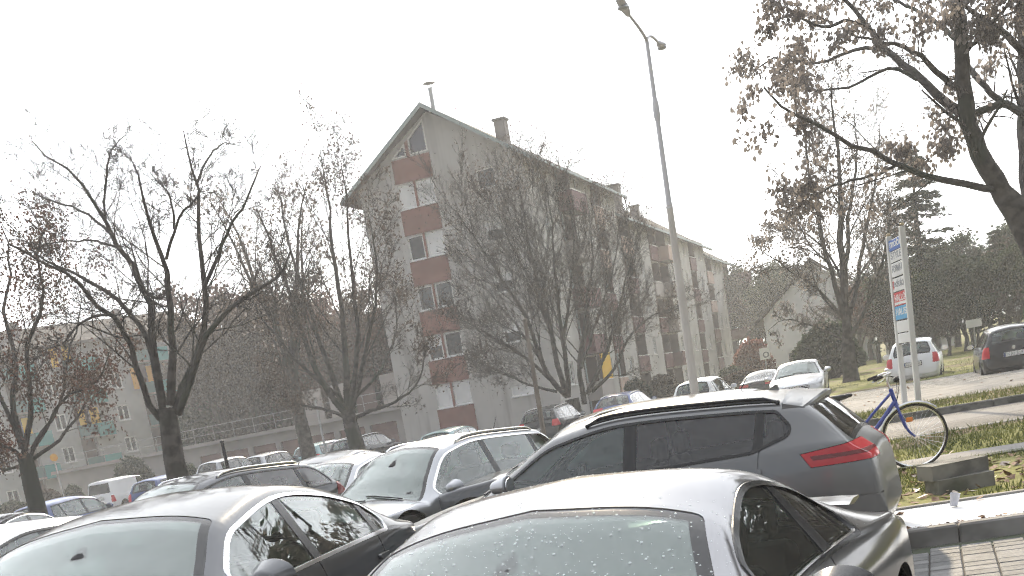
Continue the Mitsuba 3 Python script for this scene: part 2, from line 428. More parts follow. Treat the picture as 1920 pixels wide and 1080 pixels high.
for k, z in enumerate(FL):
    kl, kr_ = [('blind', 'blind'), ('half', 'pane'), ('pane', 'pane'), ('pane', 'blind'), ('blind', 'blind')][k]
    win_u(2.42, 3.38, z, z + 1.33, kl); win_u(3.56, 4.62, z + .02, z + 1.36, kr_)
    if k != 0: win_u(7.2, 8.3, z + .1, z + 1.15, 'half' if k != 4 else 'pane')
    else: win_u(7.1, 8.6, z - .1, z + .55, 'blind')
tri1 = Polygon([(2.35, 16.28), (3.28, 16.28), (3.28, 16.98)])
tri2 = Polygon([(3.52, 16.30), (4.62, 16.30), (4.62, 18.0), (3.52, 17.15)])
wins += [(tri1, 'blue'), (tri2, 'blue')]
outer = gp_out.difference(unary_union([w for w, _ in wins]))
stripe = sbox(2.30, .6, 4.70, 16.2)
gw = bput('gable_wall', wall_t(outer, 0, .3), 'mat_gable', bld)
zs = [.62] + [z for z in FL]
for k in range(6):
    z0 = .62 if k == 0 else FL[k - 1] + 1.40
    z1 = FL[k] - .05 if k < 5 else 16.2
    bput('red_panel', box(2.32, 4.68, -.04, .02, z0, z1), 'mat_red_panel', bld)
    if k < 5: bput('red_panel', box(3.40, 3.54, -.03, .02, FL[k] - .04, FL[k] + 1.39), 'mat_red_panel', bld)
bput('red_panel', Polygon and wall_t(Polygon([(3.30, 16.21), (3.50, 16.21), (3.50, 17.1), (3.30, 17.0)]), -.03, .05), 'mat_red_panel', bld)
for poly, kd in wins:
    f = poly.difference(poly.buffer(-.07, join_style=2))
    wn = bput('window', wall_t(f, .06 if kd != 'blue' else -.03, .10), 'mat_white', bld)
    x0, z0, x1, z1 = poly.bounds
    bput('pane', wall_t(poly.buffer(-.06, join_style=2), .13, .02), 'mat_pane_blue' if kd == 'blue' else 'mat_pane', wn)
    if kd in ('blind', 'half'):
        zb = z0 + .08 if kd == 'blind' else z0 + .55 * (z1 - z0)
        bput('blind', box(x0 + .07, x1 - .07, .085, .10, zb, z1 - .07), 'mat_blind', wn)
    if kd != 'blue': bput('sill', box(x0 - .05, x1 + .05, -.10, .06, z0 - .05, z0), 'mat_white', wn)
# body fill behind (dark core so that nothing shows through), left side wall
bput('left_wall', wall_u(sbox(.3, -.3, 22.6, EZ), 0, .3), 'mat_facade', bld)

def roof(parent, t0, t1, dz, front=.75, back=.9):
    sl = (PZ - EZ) / RID
    ov = .95
    for s in (-1, 1):
        e_u = RID + s * (RID + ov); ez = PZ - sl * (RID + ov)
        pts = [(RID, PZ + dz), (e_u, ez + dz), (e_u, ez + dz - .16), (RID, PZ + dz - .18)]
        m = wall_t(Polygon(pts), t0 - front, t1 - t0 + front + back)
        rf = bput('roof', m, 'mat_roof', parent)
        bput('gutter', box(e_u - .06, e_u + .08, t0 - front, t1 + back, ez + dz - .1, ez + dz + .04), 'mat_gutter', rf)
        n = math.hypot(RID + ov, PZ - ez)
        v = wall_t(Polygon([(RID, PZ + dz + .03), (e_u, ez + dz + .03), (e_u, ez + dz - .2), (RID, PZ + dz - .22)]), t0 - front - .06, .06)
        bput('verge_board', v, 'mat_gutter', rf)
    return rf

def facade(parent, t0, dz, bays, dep=.3):
    """bays: list of (width, kind); a wall facing +u from t0 on"""
    t = t0
    zt = EZ + dz
    for w, kind, cols in bays:
        if kind[0] == 'w':
            poly = sbox(t, -1.6, t + w, zt); hs = []
            for k, z in enumerate(FL):
                if kind == 'w1': hs.append(sbox(t + w / 2 - .6, z + dz, t + w / 2 + .6, z + dz + 1.35))
                if kind == 'w2': hs += [sbox(t + w * .3 - .6, z + dz, t + w * .3 + .6, z + dz + 1.35), sbox(t + w * .72 - .35, z + dz + .2, t + w * .72 + .35, z + dz + 1.35)]
            bput('facade_wall', wall_u(poly.difference(unary_union(hs)) if hs else poly, W - dep, dep), 'mat_facade', parent)
            for h in hs:
                x0, z0, x1, z1 = h.bounds
                wn = bput('window', wall_u(h.difference(h.buffer(-.08, join_style=2)).union(sbox((x0 + x1) / 2 - .04, z0, (x0 + x1) / 2 + .04, z1)), W - .16, .09), 'mat_white', parent)
                bput('pane', wall_u(h.buffer(-.07, join_style=2), W - .15, .02), 'mat_pane', wn)
                bput('sill', box(W, W + .09, x0 - .05, x1 + .05, z0 - .05, z0), 'mat_white', wn)
        else:
            L_ = 1.35
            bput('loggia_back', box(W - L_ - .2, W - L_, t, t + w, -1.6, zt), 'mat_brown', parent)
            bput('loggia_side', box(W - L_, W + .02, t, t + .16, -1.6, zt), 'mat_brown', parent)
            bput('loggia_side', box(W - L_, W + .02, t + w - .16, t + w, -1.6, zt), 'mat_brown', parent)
            for k in range(5):
                z = FL[k] + dz - .95
                out = (.95 if dz > -2 else 2.5) if kind == 'balc' else .12
                if k == 0 and kind != 'balc': z0s = z
                b = bput('balcony', box(W - L_, W + out, t + .165, t + w - .165, z - .16, z), 'mat_concrete', parent)
                c = cols[k % len(cols)]
                bput('parapet', box(W + out - .08, W + out + .01, t + .02, t + w - .02, z - .22, z + .92), c, b)
                if out > .5:
                    bput('parapet', box(W + .02, W + out - .08, t + .02, t + .10, z - .22, z + .92), c, b)
                    bput('parapet', box(W + .02, W + out - .08, t + w - .10, t + w - .02, z - .22, z + .92), c, b)
                bput('rail', box(W + out - .10, W + out + .03, t, t + w, z + .92, z + .97), 'mat_white', b)
                dn = bput('balcony_door', box(W - L_, W - L_ + .05, t + w * .2, t + w * .2 + 1.5, z, z + 2.1), 'mat_white', b)
                bput('pane', box(W - L_ + .05, W - L_ + .06, t + w * .2 + .1, t + w * .2 + .70, z + .2, z + 2.0), 'mat_pane', dn)
                bput('pane', box(W - L_ + .05, W - L_ + .06, t + w * .2 + .8, t + w * .2 + 1.4, z + .2, z + 2.0), 'mat_pane', dn)
                bput('balcony_ceiling', box(W - L_, W, t + .165, t + w - .165, z + 2.5, z + 2.6), 'mat_balc_grey', b)
        t += w
    return t

MRN, PNK, GRY = 'mat_maroon', 'mat_balc_pink', 'mat_balc_grey'
roof(bld, 0, 22.6, 0)
te = facade(bld, 0.3, 0, [(6.2, 'w1', 0), (3.6, 'balc', [GRY, MRN, MRN, GRY, MRN]), (5.6, 'w2', 0), (2.6, 'log', [PNK, MRN, MRN, PNK, PNK]), (4.6, 'w1', 0)])
bput('core', box(.4, W - 1.7, .6, 22, 0, EZ - .3), 'mat_void', bld)
b2 = thing('apartment_building', 'middle grey block of flats stepping down behind the one with the red gable stripe', 'building')
T2, D2 = 22.7, -1.5
bput('gable_wall', wall_t(Polygon([(0, -1.6), (W, -1.6), (W, EZ + D2), (RID, PZ + D2 - .3), (0, EZ + D2)]), T2, .3), 'mat_facade', b2)
roof(b2, T2, 61.5, D2, .1, .9)
facade(b2, T2 + .3, D2, [(3.8, 'log', [MRN, MRN, MRN, MRN, PNK]), (6.6, 'w1', 0), (3.2, 'log', [MRN, MRN, MRN, GRY, MRN]), (4.2, 'balc', [MRN, MRN, GRY, GRY, PNK]), (6.4, 'w2', 0), (5.2, 'w1', 0), (3.2, 'log', [MRN, MRN, MRN, MRN, MRN]), (6.0, 'w1', 0)])
bput('core', box(.4, W - 1.7, T2 + .6, 61, 0, EZ + D2 - .3), 'mat_void', b2)
b3 = thing('apartment_building', 'farthest grey block of flats with dark red balconies jutting out at its right end', 'building')
T3, D3 = 61.6, -2.4
bput('gable_wall', wall_t(Polygon([(0, -1.6), (W, -1.6), (W, EZ + D3), (RID, PZ + D3 - .3), (0, EZ + D3)]), T3, .3), 'mat_facade', b3)
roof(b3, T3, 78, D3, .1, .9)
facade(b3, T3 + .3, D3, [(3.6, 'log', [MRN, MRN, MRN, PNK, PNK]), (8.4, 'w2', 0), (3.8, 'balc', [MRN] * 5)])
bput('core', box(.4, W - 1.7, T3 + .6, 77, 0, EZ + D3 - .3), 'mat_void', b3)
bput('end_wall', box(0, W, 77.7, 78, -1.6, EZ + D3), 'mat_facade', b3)
# chimneys, flue
def chim(parent, px, py, t, u, top, w=.9, d=.6, cap=True):
    c = bput('chimney', rbox(u - w / 2, u + w / 2, t - d / 2, t + d / 2, 13, top, .02), 'mat_chimney', parent)
    bput('cap', rbox(u - w / 2 - .08, u + w / 2 + .08, t - d / 2 - .08, t + d / 2 + .08, top, top + .12, .02), 'mat_concrete', c)
chim(bld, 940, 235, 1.8, 8.6, 17.2, .62, .75)
chim(b2, 1167, 345, 26.5, 9.3, 15.9, .9, .9)
chim(b2, 1216, 383, 38, 8.4, 15.6, .7, .7)
fl = bput('flue', tube([(RID + .25, .7, 17.5), (RID + .25, .7, 19.6)], [.12, .12], 12), 'mat_steel', bld)
bput('flue_cowl', moved(lathe([(0, .10), (.34, 0), (.36, .02), (.02, .16), (0, .16)], 16), Mat((RID + .25, .7, 19.82))), 'mat_steel', fl)
for a in (-.12, .12): bput('flue_strut', tube([(RID + .25 + a, .7, 19.55), (RID + .25 + a, .7, 19.88)], .02, 5), 'mat_steel', fl)
aw = bput('awning', box(W + .2, W + .26, 10.3, 13.0, 1.6, 4.1), 'mat_yellow', bld)
# downpipes
for t in (6.6, 16.0): bput('downpipe', tube([(W + .08, t, 0), (W + .08, t, EZ - .3)], .06, 8), 'mat_gutter', bld)

# ------------------------------------------------------------------ left block of flats (teal balconies)
OB = at(145, 800, 115); A30 = math.radians(28); MBL = Mat((OB[0], OB[1], -.85), axes=[[math.cos(A30), math.sin(A30), 0], [-math.sin(A30), math.cos(A30), 0], [0, 0, 1]])
lb = thing('apartment_building', 'pale block of flats with teal balconies and yellow curtains behind the bare trees at left', 'building')
def lput(name, mesh, mat, parent, label=None): return put(name, moved(mesh, MBL), mat, parent, label=label)
LF = [1.5 + 2.75 * k for k in range(5)]
u_lo, u_hi = -22.0, 11.4
balc = [(-5.0, -2.4), (0, 2.9), (6.2, 9.0), (-11.5, -9)]
polyw = sbox(u_lo, -1, u_hi, 13.9); hs = []
for k, z in enumerate(LF):
    for u in (-1.25, 4.2, -6.6, 10.2, -8.2, -13.6, -17, -20): hs.append(sbox(u - .5, z, u + .5, z + 1.3))
rec = [sbox(a, -1, (a + b) / 2, 13.9) for a, b in balc]
lput('facade_wall', wall_t(polyw.difference(unary_union(hs + rec)), 0, .3), 'mat_block_wall', lb)
for h in hs:
    x0, z0, x1, z1 = h.bounds
    wn = lput('window', wall_t(h.difference(h.buffer(-.09, join_style=2)).union(sbox((x0 + x1) / 2 - .05, z0, (x0 + x1) / 2 + .05, z1)), .06, .1), 'mat_white', lb)
    lput('pane', wall_t(h.buffer(-.08, join_style=2), .13, .02), 'mat_pane', wn)
    lput('sill', box(x0 - .06, x1 + .06, -.1, .06, z0 - .06, z0), 'mat_white', wn)
cur = {(1, 2): [(.2, .75), (1.2, 2.0)], (1, 4): [(-.9, -.3), (.2, .8)], (2, 3): [(5.5, 6.0), (6.9, 7.5)], (0, 2): [(-4.5, -3.8)], (0, 3): []}
for i, (a, b) in enumerate(balc):
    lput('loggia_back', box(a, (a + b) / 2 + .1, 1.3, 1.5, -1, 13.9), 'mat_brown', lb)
    for x in (a - .16, (a + b) / 2): lput('loggia_side', box(x, x + .16, .30, 1.3, -1, 13.9), 'mat_block_wall', lb)
    for k in range(5):
        z = LF[k] - .85
        if k == 0: continue
        bb = lput('balcony', box(a, b, -.95, -.002, z - .16, z), 'mat_concrete', lb)
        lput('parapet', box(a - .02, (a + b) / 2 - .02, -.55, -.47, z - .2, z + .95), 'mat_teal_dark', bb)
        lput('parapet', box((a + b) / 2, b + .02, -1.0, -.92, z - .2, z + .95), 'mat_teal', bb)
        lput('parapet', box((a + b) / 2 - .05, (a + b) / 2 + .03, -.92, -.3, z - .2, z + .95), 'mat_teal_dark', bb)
        lput('floor_slab', box(a, (a + b) / 2, .01, 1.3, z - .16, z), 'mat_concrete', bb)
        for (c0, c1) in cur.get((i, k), []):
            lput('curtain', box(c0, c1, -.85 if c0 > (a + b) / 2 else -.40, (-.85 if c0 > (a + b) / 2 else -.40) + .04, z + .5, z + 2.3), 'mat_yellow' if i != 2 else 'mat_amber', bb)
h_ = [(1.9, 2.6), (-3.2, -2.4), (7.2, 7.9), (12.6, 13.3)]
sl = wall_u(Polygon([(-.9, 14.0), (5.5, 16.2), (12, 14.0), (12, 13.8), (-.9, 13.8)]), u_lo - 1, u_hi - u_lo + 1.6)
lput('roof', sl, 'mat_roof_dark', lb)
lput('core', box(u_lo, u_hi, 1.6, 11, -1, 13.7), 'mat_void', lb)
lput('side_wall', box(u_hi - .3, u_hi + .02, .3, 11, -1, 13.7), 'mat_block_wall', lb)
for u in (-2.4, 6.5):
    c = lput('chimney', rbox(u - .35, u + .35, 3.2, 3.9, 14, 16.6, .02), 'mat_chimney', lb)

# ------------------------------------------------------------------ garage row with terrace railing
g0 = at(350, 868, 92); g1 = at(757, 800, 81)
gx = (g1 - g0); gx[2] = 0; GL = float(np.linalg.norm(gx)); gx /= GL; gy = np.array([-gx[1], gx[0], 0])
MG = Mat((g0[0], g0[1], -.15), axes=[gx, gy, [0, 0, 1]])
gr = thing('garage_row', 'low grey row of garages with brown doors and a terrace railing on its roof', 'garage')
def gput(name, mesh, mat, parent): return put(name, moved(mesh, MG), mat, parent)
nd = int(GL / 2.55); hs = []
for i in range(nd): hs.append(sbox(GL - .5 - (i + 1) * 2.55 + .45, -.2, GL - .5 - i * 2.55, 2.0 - .0))
gput('front_wall', wall_t(sbox(-14, -.6, GL + .1, 2.62).difference(unary_union(hs)), 0, .3), 'mat_garage', gr)
gput('roof', box(-14.1, GL + .2, -.35, 7, 2.625, 2.86), 'mat_garage', gr)
for h in hs:
    x0, z0, x1, z1 = h.bounds
    d = gput('garage_door', box(x0, x1, .14, .2, -.2, 2.0), 'mat_door_brown', gr)
    for q in range(5): gput('board', rbox(x0 + .02, x1 - .02, .115, .14, .0 + q * .4, .38 + q * .4, .008), 'mat_door_brown', d)
rl = gput('railing', tube([(-14, .1, 3.85), (GL, .1, 3.85)], .022, 6), 'mat_rail', gr)
gput('rail', tube([(-14, .1, 3.35), (GL, .1, 3.35)], .016, 6), 'mat_rail', rl)
for x in np.arange(-14, GL, 1.9): gput('post', tube([(x, .1, 2.86), (x, .1, 3.85)], .02, 6), 'mat_rail', rl)
# terrace wall, hedge-brown panels behind the railing
for x in np.arange(GL - 9, GL - .5, 2.2):
    gput('terrace_panel', rbox(x, x + 1.6, 1.6, 1.7, 2.87, 4.9, .01), 'mat_balc_grey' if int(x * 7) % 2 else 'mat_brown', gr)

# ------------------------------------------------------------------ white house beyond the trees at right
ho = at(1437, 640, 98); MH = Mat((ho[0], ho[1], 0), axes=[BL, BE, [0, 0, 1]])
wh = thing('white_house', 'white gabled house among the trees beyond the parked pale saloon', 'house')
def hput(name, mesh, mat, parent): return put(name, moved(mesh, MH), mat, parent)
gpoly = Polygon([(0, -.5), (7.6, -.5), (7.6, 4.4), (3.8, 7.6), (0, 4.4)])
hwin = [sbox(1.4, .7, 2.3, 1.7), sbox(3.3, 5.2, 4.1, 6.2), sbox(5.2, 2.9, 6.2, 4.1)]
hput('wall', wall_t(gpoly.difference(unary_union(hwin)), 0, 9), 'mat_house', wh)
for h in hwin:
    wn = hput('window', wall_t(h.difference(h.buffer(-.08, join_style=2)), .05, .1), 'mat_white', wh)
    hput('pane', wall_t(h.buffer(-.07, join_style=2), .10, .02), 'mat_pane', wn)
for s in (-1, 1):
    e_u, ez = 3.8 + s * 4.5, 7.7 - 4.5 * .842
    hput('roof', wall_t(Polygon([(3.8, 7.95), (e_u, ez + .2), (e_u, ez), (3.8, 7.72)]), -.5, 10), 'mat_roof', wh)
an = thing('white_annex', 'low white annex with a flat grey roof right of the white house', 'house')
hput('wall', box(8.4, 13.2, -2, 3, -.5, 2.0), 'mat_house', an)
hput('roof', box(8.1, 13.5, -2.4, 3.3, 2.0, 2.2), 'mat_concrete', an)
hput('door', box(9.2, 10.2, -2.03, -2.0, -.3, 1.7), 'mat_brown', an)
# ------------------------------------------------------------------ vehicles
def pchip(keys):
    k = np.array(keys, float); k = k[np.argsort(k[:, 0], kind='stable')]; k = k[np.r_[True, np.diff(k[:, 0]) > .012]]; f = PchipInterpolator(k[:, 0], k[:, 1])
    return lambda s: f(np.clip(s, k[0, 0], k[-1, 0]))


class Kind:
    def __init__(s, L, W, H, nose=.68, hood=.86, cowl=1.2, cowlz=.98, head=1.95, peak=2.5, rr=3.4, rrz=1.36, rb=4.0, rbz=1.0, deck=None, belt=(.90, .98), tumble=.42,
                 wheels=(.82, 3.4), rw=.32, sB=None, sC=None, dlo_end=None, dlo_slope=.5, crownw=.10, hip=0.0, rear=True, z0=.20, boxy=0, shelf=None):
        s.shelf = pchip(shelf) if shelf else (lambda x: .07)
        s.L, s.W, s.H, s.z0v, s.tumble, s.wheels, s.rw = L, W, H, z0, tumble, wheels, rw
        s.cowl, s.head, s.rr, s.rb, s.rear = cowl, head, rr, rb, rear
        zk = [(0, .50), (.03, .60), (.10, nose), (cowl * .5, (nose + hood) / 2 + .09), (cowl, cowlz), (cowl + (head - cowl) * .5, cowlz + (H - .06 - cowlz) * .535), (head, H - .055), (peak, H), (peak + (rr - peak) * .55, H - (H - rrz) * .33), (rr, rrz)]
        zk += [(rb, rbz)] + ([(deck[0], deck[1])] if deck else []) + [(L - .05, rbz - .10 if not deck else deck[1] - .06), (L, .60)]
        s.zc = pchip(zk)
        s.zbf = pchip([(0, .45), (.2, nose - .06), (cowl * .6, hood - .03), (cowl, belt[0]), (rb, belt[1]), (L - .1, belt[1] - .06), (L, .5)])
        s.z0 = pchip([(0, .40), (.05, .27), (.25, z0), (L - .3, z0 + .02), (L - .06, .30), (L, .42)])
        e = .86 + .08 * boxy
        s.wm = pchip([(0, W * .5 * .66), (.06, W * .5 * .80), (.25, W * .5 * .93), (.8, W * .5 * (.995)), (L * .5, W * .5 * (1 - hip)), (wheels[1], W * .5), (L - .35, W * .5 * .965), (L - .10, W * .5 * e), (L, W * .5 * (e - .12))])
        s.cr = pchip([(0, .03), (.3, .05), (cowl - .1, .05), (cowl + .1, crownw), (head, crownw * .85), (peak, .065), (rr, .075), (rb, .06), (L, .03)])
        s.sB = sB or (head + .55); s.sC = sC or (s.sB + .95); s.dlo_end = dlo_end or rb - .1; s.dlo_slope = dlo_slope
        s.cache = {}

    def ends(s, x):
        zc, zb, z0, wm, cr = float(s.zc(x)), float(s.zbf(x)), float(s.z0(x)), float(s.wm(x)), float(s.cr(x))
        cr = min(cr, .25 * (zc - z0)); ze = zc - cr; zb = min(zb, ze - .02)
        wb = wm * .965 - (.02 if ze - zb > .1 else 0) * min(1, (ze - zb - .1) / .2 if ze - zb > .1 else 0)
        sh = float(s.shelf(x)); ye = wb - sh - s.tumble * (ze - zb) if ze - zb < .4 else wb - sh - s.tumble * .4 - .30 * (ze - zb - .4) * (1 if s.tumble > .2 else .3)
        return zc, zb, z0, wm, ze, wb, ye

    def section(s, x):
        zc, zb, z0, wm, ze, wb, ye = s.ends(x)
        h = zb - z0
        P_ = [(0, z0), (wm * .82, z0), (wm * .955, z0 + .10 * h), (wm, z0 + .48 * h), (wm * .988, z0 + .84 * h), (wb, zb), (ye, ze), (ye * .62, zc - (zc - ze) * .32), (0, zc)]
        R_ = [0, .05, .08, .25, .10, .035, .075, .35]
        out = [P_[0]]
        for i in range(1, 8):
            p, a, b = np.array(P_[i]), np.array(P_[i - 1]), np.array(P_[i + 1])
            ra = min(R_[i], .45 * np.linalg.norm(a - p)); rb = min(R_[i], .45 * np.linalg.norm(b - p))
            q0 = p + (a - p) / (np.linalg.norm(a - p) + 1e-9) * ra; q1 = p + (b - p) / (np.linalg.norm(b - p) + 1e-9) * rb
            for t in np.linspace(0, 1, 5 if i < 7 else 6): out.append((1 - t) ** 2 * q0 + 2 * t * (1 - t) * p + t * t * q1)
        out.append(P_[8])
        h = np.array(out, float)
        return np.vstack([h, (h[1:-1] * [-1, 1])[::-1]])

    def mesh(s):
        if 'base' in s.cache: return s.cache['base']
        L = s.L
        xs = np.unique(np.round(np.r_[np.linspace(0, L, 74), [.004, .012, .025, .045, .075], L - np.array([.004, .012, .025, .045, .075]), np.linspace(s.head - .15, s.head + .15, 9), np.linspace(s.cowl - .1, s.cowl + .1, 7)], 4))
        S = np.array([s.section(x) for x in xs]); n, m = S.shape[:2]
        V = np.concatenate([np.repeat((L / 2 - xs)[:, None, None], m, 1), S], 2).reshape(-1, 3)
        i = np.arange(n - 1)[:, None] * m; j = np.arange(m)[None]; j2 = (j + 1) % m
        a, b, c, d = i + j, i + j2, i + m + j2, i + m + j
        F = np.concatenate([np.stack([a, b, c], -1).reshape(-1, 3), np.stack([a, c, d], -1).reshape(-1, 3)])
        e0, e1 = len(V), len(V) + 1
        V = np.vstack([V, [L / 2, 0, S[0, :, 1].mean()], [-L / 2, 0, S[-1, :, 1].mean()]])
        jj = np.arange(m); k2 = (jj + 1) % m
        F = np.vstack([F, np.stack([np.full(m, e0), k2, jj], 1), np.stack([np.full(m, e1), (n - 1) * m + jj, (n - 1) * m + k2], 1)])
        t = trimesh.Trimesh(V, F, process=False)
        if t.volume < 0: t.invert()
        s.cache['base'] = t, t.vertex_normals.copy()
        return s.cache['base']

    def lay(s, d):
        d = round(d, 4)
        if d not in s.cache:
            t, n = s.mesh(); c = t.copy(); c.vertices = t.vertices - n * d; s.cache[d] = man(c)
        return s.cache[d]

    def shell(s, a, b): return s.lay(a) - s.lay(b)

    def side(s, poly, y0=.3, sides=(1, -1)):
        """prism of a polygon in (s, z) on one or both sides"""
        out = m3.Manifold()
        for g in getattr(poly, 'geoms', [poly]):
            rings = [np.array(g.exterior.coords)[:-1]] + [np.array(r.coords)[:-1] for r in g.interiors]
            e = m3.CrossSection([(r * [-1, 1] + [s.L / 2, 0]).tolist() for r in rings], m3.FillRule.EvenOdd).extrude(1.2)
            for q in sides:
                M = np.array([[1, 0, 0, 0], [0, 0, q, q * y0], [0, 1, 0, 0]], float)
                out = out + e.transform(M)
        return out

    def top(s, poly, z0):       # polygon in (s, y)
        c = m3.CrossSection([(np.array(poly.exterior.coords)[:-1] * [-1, 1] + [s.L / 2, 0]).tolist()], m3.FillRule.EvenOdd)
        return c.extrude(2).translate((0, 0, z0))

    def endv(s, poly, rear=True, depth=.5):      # polygon in (y, z)
        rings = [np.array(poly.exterior.coords)[:-1].tolist()] + [np.array(r.coords)[:-1].tolist() for r in poly.interiors]
        c = m3.CrossSection(rings, m3.FillRule.EvenOdd).extrude(depth)
        x = -s.L / 2 - .1 if rear else s.L / 2 + .1 - depth
        return c.transform(np.array([[0, 0, 1, x], [1, 0, 0, 0], [0, 1, 0, 0]], float))


def rnd(poly, r): return poly.buffer(-r, quad_segs=4).buffer(r, quad_segs=4)


_wheel = {}
def wheel_parts(rw, w=.21):
    if rw in _wheel: return _wheel[rw]
    ri = rw * .68
    ty = lathe([(ri, -w / 2), (rw - .02, -w / 2), (rw - .004, -w / 2 + .03), (rw, 0), (rw - .004, w / 2 - .03), (rw - .02, w / 2), (ri + .01, w / 2), (ri, w / 2 - .02), (ri, -w / 2)], 36)
    sp = Polygon([]) .union(Polygon([(ri * math.cos(a), ri * math.sin(a)) for a in np.linspace(0, 6.283, 40)[:-1]]).difference(Polygon([(ri * .86 * math.cos(a), ri * .86 * math.sin(a)) for a in np.linspace(0, 6.283, 40)[:-1]])))
    for k in range(5):
        a = k * 2 * math.pi / 5
        sp = sp.union(LineString([(0, 0), (ri * .9 * math.cos(a), ri * .9 * math.sin(a))]).buffer(.032))
    sp = sp.union(Polygon([(.06 * math.cos(a), .06 * math.sin(a)) for a in np.linspace(0, 6.283, 20)[:-1]]))
    rim = extr(sp, .03, w / 2 - .035)
    disc = lathe([(0, w / 2 - .09), (ri, w / 2 - .09), (ri, w / 2 - .10), (0, w / 2 - .10)], 24)
    out = []
    for m in (ty, rim, disc):
        m.apply_transform(np.array([[1, 0, 0, 0], [0, 0, 1, 0], [0, -1, 0, 0], [0, 0, 0, 1.]])); out.append(m)
    _wheel[rw] = out; return out


def ellipsoid(c, r, sub=3):
    m = trimesh.creation.icosphere(subdivisions=sub); m.apply_scale(r); m.apply_translation(c); return m


def hull(ms): return tm(m3.Manifold.hull_points(np.vstack([m.vertices for m in ms])))


